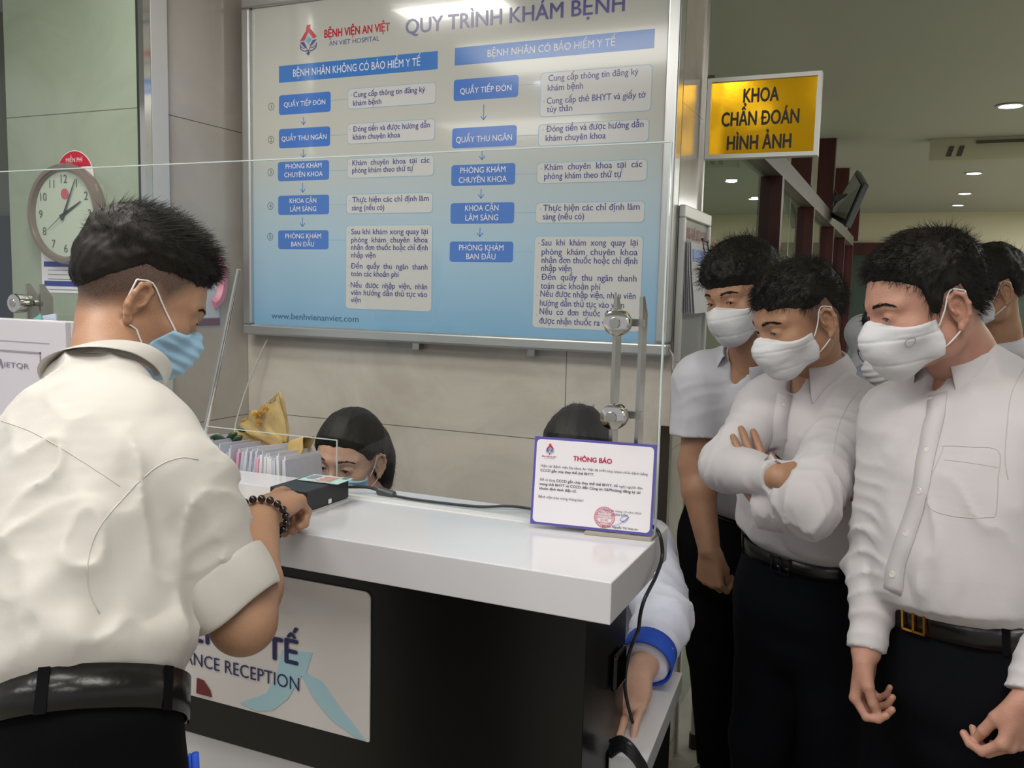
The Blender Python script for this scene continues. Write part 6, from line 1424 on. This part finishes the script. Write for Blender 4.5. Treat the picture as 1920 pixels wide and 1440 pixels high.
# ---------------- man six: white shirt far behind, between
c6 = at(1700, 545, 3.05); N6 = at(1676, 590, 3.05); P6 = at(1665, 830, 3.12)
sp6 = dict(N=N6, P=P6, az=(-60, -60), skin=sk2, shirt=m_sh1, trousers=m_navyc, belt=m_belt, h=.008, seed=41, sw=.17, sd=.05, ht=.014,
    head=dict(c=c6, rot=(-100, 20, 0), neck=N6, h=.0035, s=.96, hair=hairM(seed=47, n=500), mask=dict(kind='surgical', mat=m_mkw, label='white face mask')),
    R=dict(S=None, E=at(1625, 690, 2.95), W=at(1632, 770, 2.85), palm=(.5, 0, 0), h=.006), L=dict(S=None, E=at(1700, 700, 3.2), W=at(1700, 780, 3.1), palm=(-.5, 0, 0), h=.006), collar=dict(stand=.03, fall=.036, tip=.035))
build_person('person far behind in a pale shirt, mostly hidden by the ruddy faced man', sp6)

# ---------------- seated women
cL = at(654, 860, 2.16); NL = np.array([cL[0]+.035, cL[1]+.075, cL[2]-.155]); PL = NL+np.array([.02, .09, -.46])
def dirW(p, n, r): return unit(n*.06+np.array([0, -.45, -.55])+r.randn(3)*.08)
hprof = [(-.15, -.16), (-.07, -.10), (-.04, -.045), (-.02, .01), (.0, .018), (.02, .01), (.035, .012), (.055, .040), (.075, .056), (.11, .066)]
spL = dict(N=NL, P=PL, az=(176, 172), skin=sk4, shirt=m_coat, trousers=m_navyc, legs='sit', seat=.45, h=.007, seed=51, wid=.84, dep=.86, sw=.145, sd=.055, hunch=.02,
    head=dict(c=cL, rot=(172, 8, 4), neck=NL, neck_r=.046, h=.0022, s=.94, female=True, gz=.9, gx=0., jaw=.92, nose=.9,
        hair=dict(prof=hprof, top=.010, side=.010, seed=5, amp=.0025, freq=(60, 20, 14), n=2600, dir=dirW, L=lambda p, r: .022*(.6+.8*r.rand()), r=lambda p, r: .0005, droop=.3, wob=.1, extra=[((-.03, -.085, -.03), (.05, .045, .085)), ((-.045, -.075, -.11), (.030, .03, .06))]),
        mask=dict(kind='surgical', mat=m_mkb, label='light blue face mask', top=-.010, bot=-.116, side=.018, lo=-.082)),
    R=dict(S=None, E=NL+np.array([-.20, -.02, -.30]), W=NL+np.array([-.12, -.20, -.33]), palm=(0, 0, -1), hd=(.3, -1, -.1), side=1, h=.0045, sr=(.052, .046, .044, .038)),
    L=dict(S=None, E=NL+np.array([.20, -.04, -.30]), W=NL+np.array([.12, -.22, -.33]), palm=(0, 0, -1), hd=(-.3, -1, -.1), side=-1, h=.0045, sr=(.052, .046, .044, .038)), collar=dict(a=.055, b=.06, stand=.022, fall=.03, tip=.03))
rootL, shL, bvL, TL_ = build_person('seated person with dark tied hair and light blue mask looking down behind the card reader', spL)
rootL2c = at(1082, 862, 2.04); NL2 = np.array([rootL2c[0]-.0, rootL2c[1]+.085, rootL2c[2]-.15]); PL2 = NL2+np.array([-.02, .07, -.44])
eL2 = at(1258, 1185, 1.80); wL2 = at(1192, 1272, 1.60)
eL2 = np.array([-.402, 1.70, .852]); wL2 = np.array([-.405, 1.535, .795])
spM = dict(N=NL2, P=PL2, az=(165, 168), skin=sk4, shirt=m_coat, trousers=m_navyc, legs='sit', seat=.45, h=.006, seed=57, wid=.86, dep=.86, sw=.15, sd=.055, hunch=.02,
    head=dict(c=rootL2c, rot=(165, 38, 0), neck=NL2, neck_r=.046, h=.003, s=.94, female=True, jaw=.92, hair=dict(prof=hprof, top=.010, side=.010, seed=6, amp=.003, freq=(60, 20, 20), n=2000, dir=lambda p, n, r: unit(n*.12+np.array([0, -.45, -.4])+r.randn(3)*.15), L=lambda p, r: .022*(.6+.8*r.rand()), r=lambda p, r: .0005, droop=.3, wob=.3), mask=dict(kind='surgical', mat=m_mkb, label='light blue face mask', top=-.010, bot=-.116, side=.018, lo=-.082)),
    R=dict(S=None, E=NL2+np.array([-.20, -.04, -.30]), W=NL2+np.array([-.10, -.22, -.32]), palm=(0, 0, -1), hd=(.2, -1, -.1), side=1, h=.0045, sr=(.052, .046, .044, .038)),
    L=dict(S=NL2+np.array([.155, -.01, -.05]), E=eL2, W=wL2, palm=(0, 0, -1), hd=(-.02, -1, -.20), side=-1, h=.003, curl=[(.15, .3, .2)]*4, sr=(.060, .056, .054, .046), cuff=.045, r=(.042, .038, .036, .024)), collar=dict(a=.055, b=.06, stand=.022, fall=.03, tip=.03))
rootM, shM, bvM, TM = build_person('seated person in white coat with royal blue cuff, head half hidden behind the paper notice', spM)
u = unit(wL2-eL2); a = unit(np.cross(u, UPV)); b = np.cross(u, a); m = MB(); q0 = wL2-u*.085; n = 36; V = []
for j in range(3):
    for k in range(n): al = 2*math.pi*k/n; V.append(q0+u*.045*j/2+(a*math.cos(al)+b*math.sin(al))*(.0490+.001*j))
m.add(V, [(j*n+k, j*n+(k+1) % n, (j+1)*n+(k+1) % n, (j+1)*n+k) for j in range(2) for k in range(n)]); m.obj('blue_cuff', m_royal, rootM, smooth=True, solid=.003)
# stools for the two seated women
for q, lb in ((PL, 'plain dark office stool under the seated person at the card reader'), (PL2, 'plain dark office stool under the seated person in the white coat')):
    t = empty('stool', (q[0], q[1], 0), lb, 'stool'); zz = q[2]-.20
    MB().lathe([(.02, zz-.05), (.17, zz-.045), (.18, zz-.02), (.17, zz), (.02, zz+.002)], (q[0], q[1], 0), (0, 0, 1), 32).obj('seat', m_cable, t, smooth='auto'); MB().tube([(q[0], q[1], .04), (q[0], q[1], zz-.05)], .025, 12).obj('post', m_steel, t)
    m = MB()
    for k in range(5): al = k*2*math.pi/5; m = MB(); m.tube([(q[0], q[1], .05), (q[0]+.22*math.cos(al), q[1]+.22*math.sin(al), .02)], .016, 8); m.obj('leg', m_steel, t)
